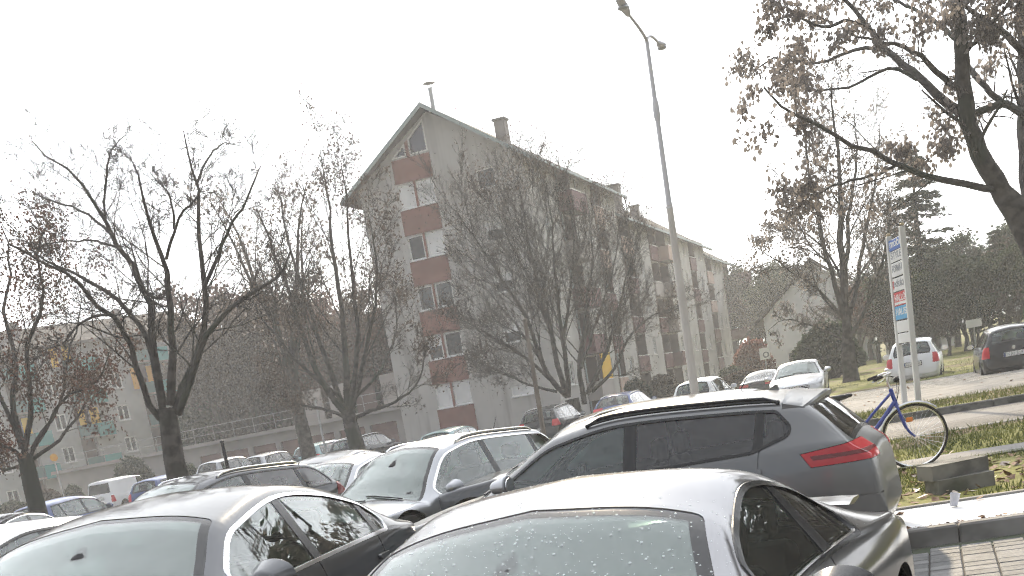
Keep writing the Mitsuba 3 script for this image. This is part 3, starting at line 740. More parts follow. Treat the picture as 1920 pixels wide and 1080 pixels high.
def build_kind(k, o):
    """list of (path, ply, slot). o: options"""
    L, W = k.L, k.W; X = lambda q: L / 2 - q
    parts = []
    def add(path, mesh, slot, smooth=35):
        if hasattr(mesh, 'to_mesh'):
            if mesh.is_empty(): return
            mesh = tm(mesh)
        if len(mesh.faces): parts.append((path, mikit.ply(mesh, None, smooth=smooth), slot))
    ss = np.linspace(0, L, 400)
    E = np.array([k.ends(x) for x in ss])
    f = lambda c: (lambda x: np.interp(x, ss, E[:, c]))
    zc, zb, ze, wb, ye = f(0), f(1), f(4), f(5), f(6)
    # glass outlines
    s0 = k.cowl + .12; q = np.linspace(s0, k.dlo_end, 40)
    up = np.stack([q, np.maximum(ze(q) - .055, zb(q) + .03)], 1); lo = np.stack([q, zb(q) + .022], 1)
    dlo = Polygon(np.vstack([up, lo[::-1]])).buffer(0)
    if k.dlo_slope is not None:     # cut at the rear pillar
        zt = k.H; x1 = k.dlo_end
        dlo = dlo.intersection(Polygon([(0, 0), (x1 + .0, 0), (x1, float(zb(x1))), (x1 - k.dlo_slope, zt), (x1 - k.dlo_slope, zt + .5), (0, zt + .5)]))
    if o.get('kick'):           # the sill of the rear quarter window rises to a point
        a, b = o['kick']
        dlo = dlo.difference(Polygon([(a, float(zb(a)) + .02), (k.dlo_end + .2, float(zb(k.dlo_end)) + b), (k.dlo_end + .2, 0), (a, 0)]))
    if dlo.geom_type != 'Polygon': dlo = max(dlo.geoms, key=lambda g: g.area)
    dlo = rnd(dlo, o.get('dlo_r', .035))
    pB = Polygon([(k.sB, 0), (k.sB + .10, 0), (k.sB + .16, 2), (k.sB + .06, 2)])
    pC = Polygon([(k.sC, 0), (k.sC + .07, 0), (k.sC + .07 + o.get('c_lean', .22), 2), (k.sC + o.get('c_lean', .22), 2)])
    pill = [pB, pC] if o.get('doors', 4) == 4 else [pB]
    panes = dlo.buffer(-.004)
    for p in pill: panes = panes.difference(p)
    panes = [g for g in getattr(panes, 'geoms', [panes]) if g.area > .008]
    if o.get('panel_from') is not None: panes = [g for g in panes if g.centroid.x < o['panel_from']]
    q = np.linspace(k.cowl + .03, k.head - .02, 24); hw = ye(q) - .055
    ws = rnd(Polygon(np.vstack([np.stack([q, hw], 1), np.stack([q, -hw], 1)[::-1]])), .05)
    q = np.linspace(k.rr + o.get('rw0', .06), k.rb - o.get('rw1', .03), 24); hw = ye(q) - .075
    rwp = rnd(Polygon(np.vstack([np.stack([q, hw], 1), np.stack([q, -hw], 1)[::-1]])), .05)
    wsP, rwP = k.top(ws, .72), k.top(rwp, o.get('rwz', .95))
    if o.get('rear_poly'): rwP = k.endv(Polygon(o['rear_poly']), True, .45)
    dloP = k.side(dlo, .28)
    # arches
    arch = m3.Manifold(); well = []
    for sx in k.wheels:
        for q in (1, -1):
            c = m3.Manifold.cylinder(.6, k.rw + .055, k.rw + .055, 40).transform(np.array([[1, 0, 0, X(sx)], [0, 0, q, q * (W / 2 - .30)], [0, 1, 0, k.rw]], float)); arch = arch + c
            wl = lathe([(0, 0), (k.rw + .06, 0), (k.rw + .06, .26), (k.rw + .052, .26), (k.rw + .052, .008), (0, .008)], 30)
            wl.apply_transform(np.array([[1, 0, 0, X(sx)], [0, 0, q, q * (W / 2 - .30)], [0, 1, 0, k.rw], [0, 0, 0, 1]], float)); well.append(wl)
    # lamps
    tail = o.get('tail'); headl = o.get('headl')
    cut = dloP + wsP + (rwP if k.rear else m3.Manifold()) + arch
    tl = m3.Manifold(); hl = m3.Manifold()
    if tail:
        for p in tail['side']: tl = tl + k.side(Polygon(p), tail.get('y', .42))
    if headl:
        for p in headl: hl = hl + k.side(Polygon(p), .40)
    gro = m3.Manifold()
    if o.get('detail', 1):
        zs = k.z0v + .12
        ln = [LineString([(k.sB + .05, float(zb(k.sB)) + .02), (k.sB + .03, zs + .02)]), LineString([(k.cowl + .30, float(zb(k.cowl)) - .02), (k.cowl + .24, .62), (k.cowl + .27, zs)]), LineString([(k.cowl + .27, zs), (k.wheels[1] - k.rw - .12, zs)])]
        if o.get('doors', 4) == 4: ln.append(LineString([(k.sC + .16, float(zb(k.sC)) + .02), (k.sC + .12, .74), (k.sC - .08, .48), (k.sC - .10, zs)]))
        ln.append(LineString([(L - .30, .62), (L - .02, .60)]))
        gro = k.side(unary_union([l.buffer(.006) for l in ln]), .3) ^ k.shell(-.02, .012)
        hy = float(ye(k.cowl * .6))
        hd = LineString([(.16, hy - .16), (.45, hy - .03), (k.cowl - .03, hy + .03)])
        gro = gro + ((k.top(hd.buffer(.005), .5) + k.top(affinity.scale(hd, 1, -1, origin=(0, 0)).buffer(.005), .5)) ^ k.shell(-.02, .012))
    body = k.shell(0, .03) - cut - tl - hl - gro
    if o.get('grille'):
        gp_ = k.endv(Polygon(o['grille']), False, .45); body = body - gp_
        g = k.shell(.012, .022) ^ gp_; gk = g
        add('grille', gk, 'black_trim')
        for z in np.arange(min(p[1] for p in o['grille']) + .04, max(p[1] for p in o['grille']), .05):
            add('grille__slat', k.endv(sbox(-.5, z, .5, z + .012), False, .45) ^ gp_ ^ k.shell(.002, .012), 'chrome')
    lining = k.shell(.032, .04) - cut
    add('body', body, 'paint', 32)
    add('cabin', lining, 'cabin', None)
    if gro and not gro.is_empty(): add('body__seam', k.shell(.0125, .02) ^ (gro + (k.side(sbox(0, 0, 0, 0), .3) if 0 else m3.Manifold())), 'black_trim')
    gs = k.shell(.004, .0085)
    add('windshield', gs ^ wsP, 'glass_front')
    add('windshield__frame', k.shell(.0035, .014) ^ (wsP - k.top(ws.buffer(-.05), .7)), 'black_trim')
    if k.rear:
        add('rear_window', gs ^ rwP, 'glass_rear')
        if not o.get('rear_poly'): add('rear_window__frame', k.shell(.0035, .014) ^ (rwP - k.top(rwp.buffer(-.03), .7)), 'black_trim')
    for g in panes:
        back = g.centroid.x > k.sB
        for q in (1, -1): add('side_window', gs ^ k.side(g, .28, (q,)), 'glass_back' if back else 'glass_side')
    tr = dlo.difference(unary_union(panes)) if panes else dlo
    for q in (1, -1):
        for g in getattr(tr, 'geoms', [tr]):
            if g.area > .002: add('pillar_trim', k.shell(.001, .016) ^ k.side(g, .28, (q,)), 'black_trim')
        add('window_frame', k.shell(-.005, .006) ^ k.side(dlo.buffer(.016).difference(dlo.buffer(-.003)), .28, (q,)), o.get('frame', 'black_trim'))
    for wl in well: add('wheel_arch', wl, 'black_trim', 30)
    if tail:
        for i, p in enumerate(tail['side']):
            for q in (1, -1): add('taillight', (k.shell(-.003, .02) ^ k.side(Polygon(p).buffer(-.004), tail.get('y', .42), (q,))), tail.get('mats', ['lamp_red'])[i % len(tail.get('mats', ['lamp_red']))])
        if tail.get('clear'):
            for q in (1, -1): add('taillight__lens', (k.shell(-.006, -.002) ^ k.side(Polygon(tail['clear']), tail.get('y', .42), (q,))), 'lamp_red_dark')
    if headl:
        for q in (1, -1):
            for p in headl:
                add('headlight', k.shell(-.002, .008) ^ k.side(Polygon(p).buffer(-.004), .40, (q,)), 'lamp_clear')
                add('headlight__housing', k.shell(.03, .04) ^ k.side(Polygon(p).buffer(.02), .38, (q,)), 'black_trim')
    # handles
    for sx in ([k.sB - .22, k.sC - .02] if o.get('doors', 4) == 4 else [k.sB - .2]):
        hz = float(zb(sx)) - .13
        for q in (1, -1): add('door_handle', k.side(rnd(sbox(sx, hz, sx + .19, hz + .032), .012), .4, (q,)) ^ k.shell(-.028, -.008), o.get('handle', 'paint'))
    # mirrors
    ms_ = k.cowl + o.get('mirror_s', .42); mz = float(zb(ms_)) + o.get('mirror_z', .075)
    for q in (1, -1):
        my = q * (W / 2 + .075)
        m = hull([ellipsoid((X(ms_) + .05, my, mz), (.06, .075, .055), 2), ellipsoid((X(ms_) - .035, my + q * .01, mz), (.022, .115, .085), 3), ellipsoid((X(ms_) + .0, my - q * .06, mz - .02), (.06, .04, .05), 2)])
        add('mirror', m, 'mirror', 60)
        add('mirror__stalk', hull([ellipsoid((X(ms_), q * (W / 2 - .10), mz - .075), (.05, .03, .02), 1), ellipsoid((X(ms_), my - q * .04, mz - .05), (.035, .03, .02), 1)]), 'black_trim', 60)
        gl = lathe([(0, 0), (.082, 0), (.08, .006), (0, .006)], 20); gl.apply_scale((.75, 1.15, 1)); gl.apply_transform(np.array([[0, 0, -1, X(ms_) - .053], [0, 1, 0, my + q * .01], [1, 0, 0, mz], [0, 0, 0, 1.]])); add('mirror__glass', gl, 'chrome')
    # rails, aerial, spoiler
    if o.get('rails'):
        for q in (1, -1):
            r = np.linspace(k.head + .25, k.rr - .1, 14)
            pts = np.stack([X(r), q * (ye(r) - .02), ze(r) + .036], 1); pts[0, 2] -= .03; pts[-1, 2] -= .03
            add('roof_rail', tube(pts, .013, 8), o['rails'], 50)
            sk = np.stack([X(r), q * (ye(r) - .02), ze(r) + .015], 1); add('roof_rail__foot', tube(sk, .012, 6), 'black_trim', 50)
    if o.get('fin'):
        b = o['fin']
        fz = float(zc(b)) - .01
        p = extr(Polygon([(0, 0), (-.10, 0), (-.09, .035), (-.078, .04)]), .018, -.009); p.apply_transform(np.array([[1, 0, 0, X(b)], [0, 0, 1, 0], [0, 1, 0, fz], [0, 0, 0, 1.]])); p.invert(); add('aerial', p, 'aerial', None)
    if o.get('whip'):
        b = o['whip']; add('aerial', tube([(X(b), 0, float(zc(b)) - .01), (X(b) - .12, 0, float(zc(b)) + .16)], [.006, .003], 6), 'black_trim', None)
    if o.get('spoiler'):
        a, b, zt_, th = o['spoiler']
        q = np.linspace(-1, 1, 17); yy = q * (float(ye(a)) + .02)
        rows = []
        for s_, z_ in ((a, float(zc(a)) + .004), ((a + b) / 2, zt_ + .015), (b, zt_), (b + .012, zt_ - .014), (b - .01, zt_ - th), (a, float(zc(a)) - .10)):
            rows.append(np.stack([np.full(17, X(s_)) + .10 * np.abs(q) ** 2.5 * (1 if s_ > a else 0), yy * (1 if s_ == a else .97), z_ - (.075) * np.abs(q) ** 2.2], 1))
        add('spoiler', tm(man_loft(np.array(rows))), 'paint', 40)
    # wheels
    ty, rim, disc = wheel_parts(k.rw)
    for sx in k.wheels:
        for q in (1, -1):
            M = Mat((X(sx), q * (W / 2 - .115), k.rw), axes=[[1, 0, 0], [0, q, 0], [0, 0, 1]])
            for nm, m, sl in (('wheel', ty, 'rubber'), ('wheel__rim', rim, 'alloy'), ('wheel__brake_disc', disc, 'chrome')):
                mm = moved(m, M)
                if q < 0: mm.invert()
                add(nm, mm, sl, 30)
    # plates
    if o.get('plate'):
        s_, z_ = o['plate']
        add('number_plate', rbox(-.26, .26, -.012, .012, -.055, .055, .004).apply_transform(Mat((X(s_), 0, z_), rz=math.pi / 2)), 'plate', None)
        add('number_plate__surround', rbox(-.28, .28, -.004, .006, -.07, .07, .002).apply_transform(Mat((X(s_) + .004, 0, z_), rz=math.pi / 2)), 'black_trim', None)
        add('number_plate__country_band', rbox(.215, .258, .0105, .0135, -.053, .053, .001).apply_transform(Mat((X(s_), 0, z_), rz=math.pi / 2)), 'paint_blue', None)
        t = meshkit.text_mesh(o.get('ptext', 'OG KL 318'), .072, .003); b = t.bounds; t.apply_translation((-(b[0][0] + b[1][0]) / 2, -.036, 0)); t.apply_scale((.44 / (b[1][0] - b[0][0]), 1, 1))
        t.apply_transform(np.array([[0, 0, -1, X(s_) - .013], [-1, 0, 0, 0], [0, 1, 0, z_], [0, 0, 0, 1.]])); add('number_plate__lettering', t, 'ink', None)
    if o.get('badge'):
        s_, z_ = o['badge']; c = lathe([(0, .0), (.05, 0), (.045, .012), (0, .014)], 20); c.apply_transform(np.array([[0, 0, -1, X(s_)], [0, 1, 0, 0], [1, 0, 0, z_], [0, 0, 0, 1.]])); add('badge', c, 'chrome', 30)
    if o.get('rings'):
        s_, z_ = o['rings']
        for i in range(4):
            t = trimesh.creation.torus(.055, .009, 20, 8); t.apply_transform(np.array([[0, 0, 1, X(s_)], [1, 0, 0, (i - 1.5) * .078], [0, 1, 0, z_], [0, 0, 0, 1.]])); add('emblem_ring', t, 'chrome', True)
    # interior
    if o.get('inside', 1):
        sx = k.head + .55
        add('dashboard', hull([ellipsoid((X(k.cowl + .45), y, .86), (.22, .1, .07), 2) for y in (-.5, .5)] + [ellipsoid((X(k.cowl + .2), y, .84), (.05, .1, .05), 1) for y in (-.5, .5)]), 'cabin')
        t = trimesh.creation.torus(.175, .017, 32, 10); t.apply_transform(trimesh.transformations.rotation_matrix(math.radians(66), (0, 1, 0))); sp = tube([(0, -.16, 0), (0, 0, .0), (0, .16, 0)], .02, 6)
        t = cat([t, sp, tube([(0, 0, 0), (.25, 0, -.08)], .03, 6)]); t.apply_translation((X(k.cowl + .80), .36, .93)); add('steering_wheel', t, 'cabin')
        rows = [(sx, (.36, -.36), .25)] + ([(sx + .88, (.36, -.36), .3)] if o.get('doors', 4) == 4 else [(sx + .62, (.33, -.33), .26)])
        top_ = k.H - .50
        for r_, ys, hw in rows:
            for y in ys:
                bk = hull([ellipsoid((X(r_), y + d, .50), (.10, .06, .1), 2) for d in (-hw + .05, hw - .05)] + [ellipsoid((X(r_ + .16), y + d, top_), (.06, .06, .06), 2) for d in (-hw + .1, hw - .1)])
                cu = hull([ellipsoid((X(r_ - .45 + e), y + d, .44), (.08, .06, .07), 1) for d in (-hw + .05, hw - .05) for e in (0, .4)])
                add('seat', cat([bk, cu]), 'cabin', 60)
                hr = hull([ellipsoid((X(r_ + .19), y + d, top_ + z), (.045, .05, .05), 2) for d in (-.09, .09) for z in (.11, .19)])
                add('seat__headrest', cat([hr, tube([(X(r_ + .18), y - .05, top_), (X(r_ + .19), y - .05, top_ + .12)], .008, 5), tube([(X(r_ + .18), y + .05, top_), (X(r_ + .19), y + .05, top_ + .12)], .008, 5)]), 'cabin', 60)
        mzz = float(zc(k.head)) - .13
        add('rear_view_mirror', cat([hull([ellipsoid((X(k.head - .12), y, mzz), (.025, .03, .04), 2) for y in (-.09, .09)]), hull([ellipsoid((X(k.head - .14), 0, float(zc(k.head - .14)) - .045), (.04, .03, .022), 2), ellipsoid((X(k.head - .30), 0, float(zc(k.head - .27)) - .05), (.04, .065, .022), 2)])]), 'cabin', 60)
    if o.get('wipers'):
        for y0, y1 in ((.50, -.12), (-.08, -.62)):
            a_, b_ = k.cowl + .06, k.cowl + .14
            n_ = np.linspace(0, 1, 10); yy = y0 + (y1 - y0) * n_; q = a_ + (b_ - a_) * n_
            zz = [float(np.interp(abs(y), *hgt(k, s_))) + .012 for y, s_ in zip(yy, q)]
            add('wiper', tube(np.stack([X(q), yy, zz], 1), .009, 6), 'black_trim', 50)
    return parts


def hgt(k, s_):
    S = k.section(s_); h = S[:len(S) // 2 + 1]; h = h[np.argmax(h[:, 0]):][::-1]
    return h[:, 0], h[:, 1]


def man_loft(rows):
    """closed solid from rows (n, m, 3) of points wound round a closed section (n) along m stations"""
    R_ = np.transpose(rows, (1, 0, 2)); m, n = R_.shape[:2]
    V = R_.reshape(-1, 3); i = np.arange(m - 1)[:, None] * n; j = np.arange(n)[None]; j2 = (j + 1) % n
    a, b, c, d = i + j, i + j2, i + n + j2, i + n + j
    F = [np.stack([a, b, c], -1).reshape(-1, 3), np.stack([a, c, d], -1).reshape(-1, 3)]
    for s_ in range(1, n - 1): F += [np.array([[0, s_ + 1, s_], [(m - 1) * n, (m - 1) * n + s_, (m - 1) * n + s_ + 1]])]
    t = trimesh.Trimesh(V, np.concatenate(F), process=False)
    if t.volume < 0: t.invert()
    return man(t)


KINDS = {}
def kind(name, k, **o): KINDS[name] = (k, build_kind(k, o))


DEF = dict(glass_front='glass', glass_side='glass_tint', glass_back='glass_tint', glass_rear='glass', mirror=None, aerial=None, frame='chrome')
def car(kname, name, label, px, py, Y, z, psi, paint_, catg='car', group=None, skip=(), xy=None, dz=None, **mats):
    """the top of the kind's roof (height z) stands under pixel (px, py) at world depth Y, or its middle at xy; psi: heading in degrees from +x"""
    k, parts = KINDS[kname]
    p = at(px, py, Y) if xy is None else np.array([*xy, z])
    if dz is None: dz = float(np.clip(p[2] - z, -.4, .4))
    M = Mat((p[0], p[1], dz), rz=math.radians(psi))
    t = thing(name, label, catg, group); last = {}
    m = {**DEF, **mats}
    for path, ply, slot in parts:
        if path.split('__')[0] in skip: continue
        mat = paint_ if slot == 'paint' else (m.get(slot) or paint_) if slot in m else slot
        if '__' in path: a, b = path.split('__'); key = copy_ply(b, ply, mat, last.get(a, t + '__' + a), M)
        else: key = copy_ply(path, ply, mat, t, M); last[path] = key
    return t, M


kind('estate', Kind(4.70, 1.83, 1.43, nose=.70, hood=.88, cowl=1.24, cowlz=.95, head=2.08, peak=2.7, rr=4.02, rrz=1.36, rb=4.52, rbz=.97, belt=(.87, .94), wheels=(.88, 3.70), rw=.335, sB=2.68, sC=3.58, dlo_end=4.36, dlo_slope=.40),
     rails='chrome', frame='frame', tail=dict(side=[[(4.30, .78), (4.80, .80), (4.80, .98), (4.36, .96)]], y=.40), headl=[[(-.1, .58), (.42, .66), (.50, .76), (-.1, .66)]], wipers=1, dlo_r=.05, grille=[(-.36, .40), (.36, .40), (.42, .66), (-.42, .66)], whip=3.9)
kind('tall_estate', Kind(4.70, 1.83, 1.43, nose=.62, hood=.78, cowl=1.20, cowlz=.84, head=2.08, peak=2.7, rr=4.02, rrz=1.36, rb=4.52, rbz=.88, belt=(.77, .85), wheels=(.88, 3.70), rw=.335, sB=2.68, sC=3.58, dlo_end=4.36, dlo_slope=.40),
     rails='chrome', frame='frame', tail=dict(side=[[(4.30, .78), (4.80, .78), (4.80, .88), (4.36, .86)]], y=.40), headl=[[(-.1, .52), (.42, .58), (.50, .67), (-.1, .59)]], wipers=1, dlo_r=.05, grille=[(-.36, .36), (.36, .36), (.42, .58), (-.42, .58)], whip=3.9)
kind('hatchback', Kind(4.31, 1.785, 1.46, nose=.69, hood=.87, cowl=1.16, cowlz=.99, head=1.92, peak=2.45, rr=3.74, rrz=1.37, rb=4.16, rbz=1.0, belt=(.92, 1.0), wheels=(.86, 3.49), rw=.325, sB=2.44, sC=3.33, dlo_end=3.84, dlo_slope=.40, hip=.012),
     rails='black_trim', kick=(3.42, .20), tail=dict(side=[[(3.84, .85), (4.5, .84), (4.5, .99), (4.22, .995), (3.77, .955)]], y=.42, clear=[(3.86, .90), (4.22, .895), (4.30, .92), (3.84, .93)]), spoiler=(3.66, 3.90, 1.345, .05), fin=3.45, mirror_z=.115, headl=[[(-.1, .58), (.42, .66), (.50, .76), (-.1, .66)]], wipers=1, dlo_r=.05, rw0=.09)
kind('saloon', Kind(4.73, 1.84, 1.41, nose=.68, hood=.86, cowl=1.30, cowlz=.96, head=2.10, peak=2.80, rr=3.62, rrz=1.30, rb=4.40, rbz=1.0, deck=(4.62, .98), belt=(.885, .93), tumble=.39, wheels=(.88, 3.70), rw=.335, sB=2.62, sC=3.50, dlo_end=4.02, dlo_slope=.62, crownw=.12),
     frame='frame', headl=[[(-.1, .55), (.36, .62), (.46, .74), (-.1, .64)]], tail=dict(side=[[(4.52, .76), (4.80, .78), (4.80, .90), (4.56, .89)]], y=.38), wipers=1, dlo_r=.06, grille=[(-.34, .36), (.34, .36), (.46, .56), (.40, .63), (-.40, .63), (-.46, .56)], rings=(.03, .56), c_lean=.34, rwz=.9)
kind('coupe', Kind(4.18, 1.90, 1.36, nose=.66, hood=.86, cowl=1.22, cowlz=.98, head=1.88, peak=2.25, rr=2.95, rrz=1.22, rb=3.72, rbz=.96, deck=(4.02, .92), belt=(.90, .95), tumble=.40, wheels=(.86, 3.33), rw=.345, sB=2.40, dlo_end=3.06, dlo_slope=.52, crownw=.12, hip=.075,
     shelf=[(0, .07), (1.3, .08), (2.4, .10), (3.2, .22), (4.18, .16)]),
     doors=2, mirror_s=.34, mirror_z=.05, wipers=1, frame='black_trim', headl=[[(-.1, .55), (.36, .62), (.46, .74), (-.1, .64)]], tail=dict(side=[[(3.95, .72), (4.3, .72), (4.3, .88), (4.05, .86)]], y=.40), dlo_r=.07, rwz=.85)
kind('small_hatch', Kind(4.0, 1.66, 1.50, nose=.74, hood=.92, cowl=1.05, cowlz=1.05, head=1.72, peak=2.3, rr=3.66, rrz=1.43, rb=3.92, rbz=.98, belt=(.96, 1.0), tumble=.30, wheels=(.80, 3.26), rw=.30, sB=2.2, sC=3.02, dlo_end=3.62, dlo_slope=.16, boxy=1),
     tail=dict(side=[[(3.74, .70), (4.3, .70), (4.3, 1.0), (3.80, 1.0)]], y=.60, mats=['lamp_red']), plate=(4.005, .74), badge=(4.0, .90), detail=1, rw0=.05, rw1=.02, grille=None, headl=[[(-.1, .6), (.36, .68), (.46, .80), (-.1, .72)]])
kind('people_carrier', Kind(4.45, 1.82, 1.66, nose=.82, hood=1.0, cowl=1.0, cowlz=1.12, head=1.75, peak=2.4, rr=4.05, rrz=1.58, rb=4.34, rbz=1.10, belt=(1.02, 1.08), tumble=.28, wheels=(.86, 3.55), rw=.33, sB=2.3, sC=3.2, dlo_end=4.0, dlo_slope=.18, boxy=1),
     rails='chrome', tail=dict(side=[[(4.1, .86), (4.7, .86), (4.7, 1.14), (4.2, 1.12)]], y=.60), plate=(4.455, .8), rw0=.05, rw1=.02)
kind('delivery_van', Kind(4.42, 1.79, 1.80, nose=.80, hood=.98, cowl=.95, cowlz=1.12, head=1.62, peak=2.2, rr=4.22, rrz=1.755, rb=4.38, rbz=1.0, belt=(1.02, 1.04), tumble=.10, wheels=(.86, 3.55), rw=.31, sB=2.05, sC=3.1, dlo_end=2.1, dlo_slope=.10, boxy=1, crownw=.08),
     doors=2, rear_poly=[(-.70, 1.10), (.70, 1.10), (.63, 1.60), (-.63, 1.60)], tail=dict(side=[[(4.2, .62), (4.6, .62), (4.6, .96), (4.25, .96)]], y=.70), plate=(4.425, .86), badge=(4.42, 1.0))

# the near cars
coupe, MC = car('coupe', 'sports_coupe', 'silver grey coupe wet with raindrops, nearest to the camera, facing it', 0, 0, 0, 1.35, -117, 'paint_coupe', xy=(.304, 4.54), dz=-.10, mirror='black_trim', glass_front='glass_dew', glass_side='glass_tint', glass_back='glass_dark')
car('saloon', 'saloon_car', 'dark grey fastback saloon with bright chrome window frames in the left foreground', 0, 0, 0, 1.385, -105.5, 'paint_dark', xy=(-1.78, 6.9), dz=.0, glass_front='glass_dusty')
car('hatchback', 'hatchback_car', 'dark grey hatchback with roof spoiler and red tail light, parked side on beside the bicycle', 0, 0, 0, 1.43, 157, 'paint_grey', xy=(1.17, 10.5), dz=-.09, glass_back='glass_dark', glass_rear='glass_dark', mirror='paint_silver')
car('tall_estate', 'estate_car', 'silver estate car with chrome roof rails parked behind the dark fastback saloon', 0, 0, 0, 1.43, -128, 'paint_silver', xy=(-.50, 16.2), dz=-.10, glass_front='glass_dusty')
car('estate', 'estate_car', 'black estate car with roof rails at left, nearest to the white delivery van', 0, 0, 0, 1.43, -126, 'paint_dark', xy=(-3.72, 17.7), dz=-.03, frame='black_trim', lamp_red='lamp_red_dark', glass_front='glass_dusty', glass_back='glass_dark')
car('hatchback', 'hatchback_car', 'white hatchback partly out of the frame at the far left edge', 0, 0, 0, 1.43, -112, 'paint_white', xy=(-4.75, 12.2), dz=-.15, skip=('spoiler', 'roof_rail', 'aerial'))
car('estate', 'estate_car', 'dark estate car half hidden between the silver estate and the grey hatchback', 1135, 764, 15.0, 1.43, 157, 'paint_dark', glass_front='glass_dusty')
car('saloon', 'saloon_car', 'silver saloon half hidden between the black estate and the silver estate', 628, 862, 23.5, 1.385, -120, 'paint_silver')
# cars farther off, seen from behind
CH = 67
car('delivery_van', 'delivery_van', 'white delivery van with a dark rear window parked by the flats', 228, 893, 70, 1.80, CH, 'paint_white', 'van', glass_rear='glass_dark')
car('small_hatch', 'hatchback_car', 'blue hatchback parked just in front of the white delivery van', 128, 930, 37, 1.5, CH, 'paint_blue')
car('saloon', 'saloon_car', 'black saloon with only its low roof showing at the left edge', 20, 962, 30, 1.385, CH + 4, 'paint_black')
car('small_hatch', 'hatchback_car', 'small blue hatchback behind the trunk of the big bare tree', 318, 888, 52, 1.5, CH, 'paint_blue')
car('small_hatch', 'hatchback_car', 'silver hatchback parked before the left end of the garages', 432, 856, 62, 1.5, CH - 6, 'paint_silver')
car('small_hatch', 'hatchback_car', 'silver hatchback second from the left before the garages', 512, 846, 64, 1.5, CH - 6, 'paint_silver')
car('people_carrier', 'people_carrier', 'pale teal people carrier before the garages, left of the forked tree trunk', 612, 826, 66, 1.66, CH - 6, 'paint_teal')
car('people_carrier', 'people_carrier', 'black people carrier parked behind the base of the forked tree', 684, 813, 62, 1.66, CH - 6, 'paint_black')
car('saloon', 'saloon_car', 'dark saloon with bright side windows just beyond the black estate car', 640, 846, 25, 1.385, CH, 'paint_dark')
car('small_hatch', 'hatchback_car', 'pale teal hatchback in front of the red panel at the foot of the gable', 852, 799, 46, 1.5, CH, 'paint_teal')
car('people_carrier', 'people_carrier', 'black people carrier with red tail lights below the middle tree', 1036, 762, 54, 1.66, CH, 'paint_black')
car('estate', 'estate_car', 'blue estate car with roof rails beside the middle tree', 1172, 734, 54, 1.43, CH, 'paint_blue')
car('small_hatch', 'hatchback_car', 'white older hatchback with red tail lights behind the lamp post', 1318, 707, 45, 1.5, CH, 'paint_white')
car('saloon', 'saloon_car', 'pale saloon facing the camera on the lawn side of the road', 1494, 676, 45, 1.41, -108, 'paint_pale', glass_front='glass_dusty')
car('small_hatch', 'hatchback_car', 'white hatchback parked behind the advertising sign, seen from behind', 1712, 634, 42.5, 1.5, 68, 'paint_white')
car('small_hatch', 'hatchback_car', 'black hatchback at the right edge beyond the road with sun glare on its roof', 1884, 608, 36.5, 1.5, 72, 'paint_black')
car('saloon', 'saloon_car', 'black saloon mostly hidden behind the pale saloon', 1432, 694, 62, 1.385, CH, 'paint_black')
# ------------------------------------------------------------------ bicycle
P('mat_bike_blue', (.035, .06, .34), .25, .5, clearcoat=1.0)
P('mat_saddle', (.02, .02, .022), .45)
fb = at(1715, 818, 14.2); gz = fb[2] - .352
by = math.radians(-12); MBk = Mat((fb[0], fb[1], gz), rz=by)
bk = thing('bicycle', 'blue step-through bicycle standing on the verge behind the grey hatchback', 'bicycle')
def kput(name, mesh, mat, parent, **k): return put(name, moved(mesh, MBk), mat, parent, smooth=50, **k)
def ring(r, t, x, k=56, kk=8, z=.352):
    m = trimesh.creation.torus(r, t, k, kk); m.apply_transform(np.array([[1, 0, 0, x], [0, 0, 1, 0], [0, 1, 0, z], [0, 0, 0, 1.]])); m.invert(); return m
for x in (0, -1.06):
    w = kput('wheel', ring(.325, .0125, x), 'chrome', bk)
    kput('tyre', ring(.336, .017, x), 'rubber', w)
    kput('hub', moved(trimesh.creation.cylinder(.022, .09, sections=16), np.array([[1, 0, 0, x], [0, 0, 1, 0], [0, 1, 0, .352], [0, 0, 0, 1.]])), 'chrome', w)
    sp = []
    for i in range(32):
        a = i * 2 * math.pi / 32; a2 = a + (.5 if i % 2 else -.5)
        sp.append((np.array([[x + .02 * math.cos(a2), (.03 if i % 4 < 2 else -.03), .352 + .02 * math.sin(a2)], [x + .318 * math.cos(a), 0, .352 + .318 * math.sin(a)]]), np.array([.0011, .0011])))
    kput('spokes', tubes(sp, 3), 'chrome', w, kind='stuff')
    fa = np.radians(np.linspace(48, 200, 24) if x == 0 else np.linspace(20, 190, 26))
    prof = np.stack([x + .372 * np.cos(fa), 0 * fa, .352 + .372 * np.sin(fa)], 1)
    kput('mudguard', tubes([(prof + [0, d, -.004 * abs(d) * 100], np.full(len(fa), .012)) for d in (-.018, 0, .018)], 6, True), 'chrome', bk)
rf = kput('reflector', rbox(-.075, -.005, -.02, .0, .515, .565, .006), 'orange', bk)
fr = kput('frame', cat([tube(spline([(-.195, 0, .86), (-.40, 0, .68), (-.60, 0, .50), (-.72, 0, .46)], 12), .016, 10), tube(spline([(-.17, 0, .76), (-.38, 0, .52), (-.58, 0, .31)], 12), .024, 10), tube([(-.205, 0, .90), (-.155, 0, .70)], .022, 12), tube([(-.58, 0, .30), (-.735, 0, .80)], .017, 10),
    tube([(-.58, .04, .30), (-1.06, .06, .352)], .011, 8), tube([(-.58, -.04, .30), (-1.06, -.06, .352)], .011, 8), tube([(-.70, .03, .68), (-1.06, .06, .352)], .009, 8), tube([(-.70, -.03, .68), (-1.06, -.06, .352)], .009, 8)]), 'mat_bike_blue', bk)
kput('fork', cat([tube(spline([(-.155, q * .03, .70), (-.12, q * .045, .58), (-.075, q * .05, .45), (0, q * .05, .352)], 10), [.014] * 6 + [.011] * 4, 8) for q in (1, -1)] + [tube([(-.16, -.04, .705), (-.16, .04, .705)], .016, 8)]), 'mat_bike_blue', bk)
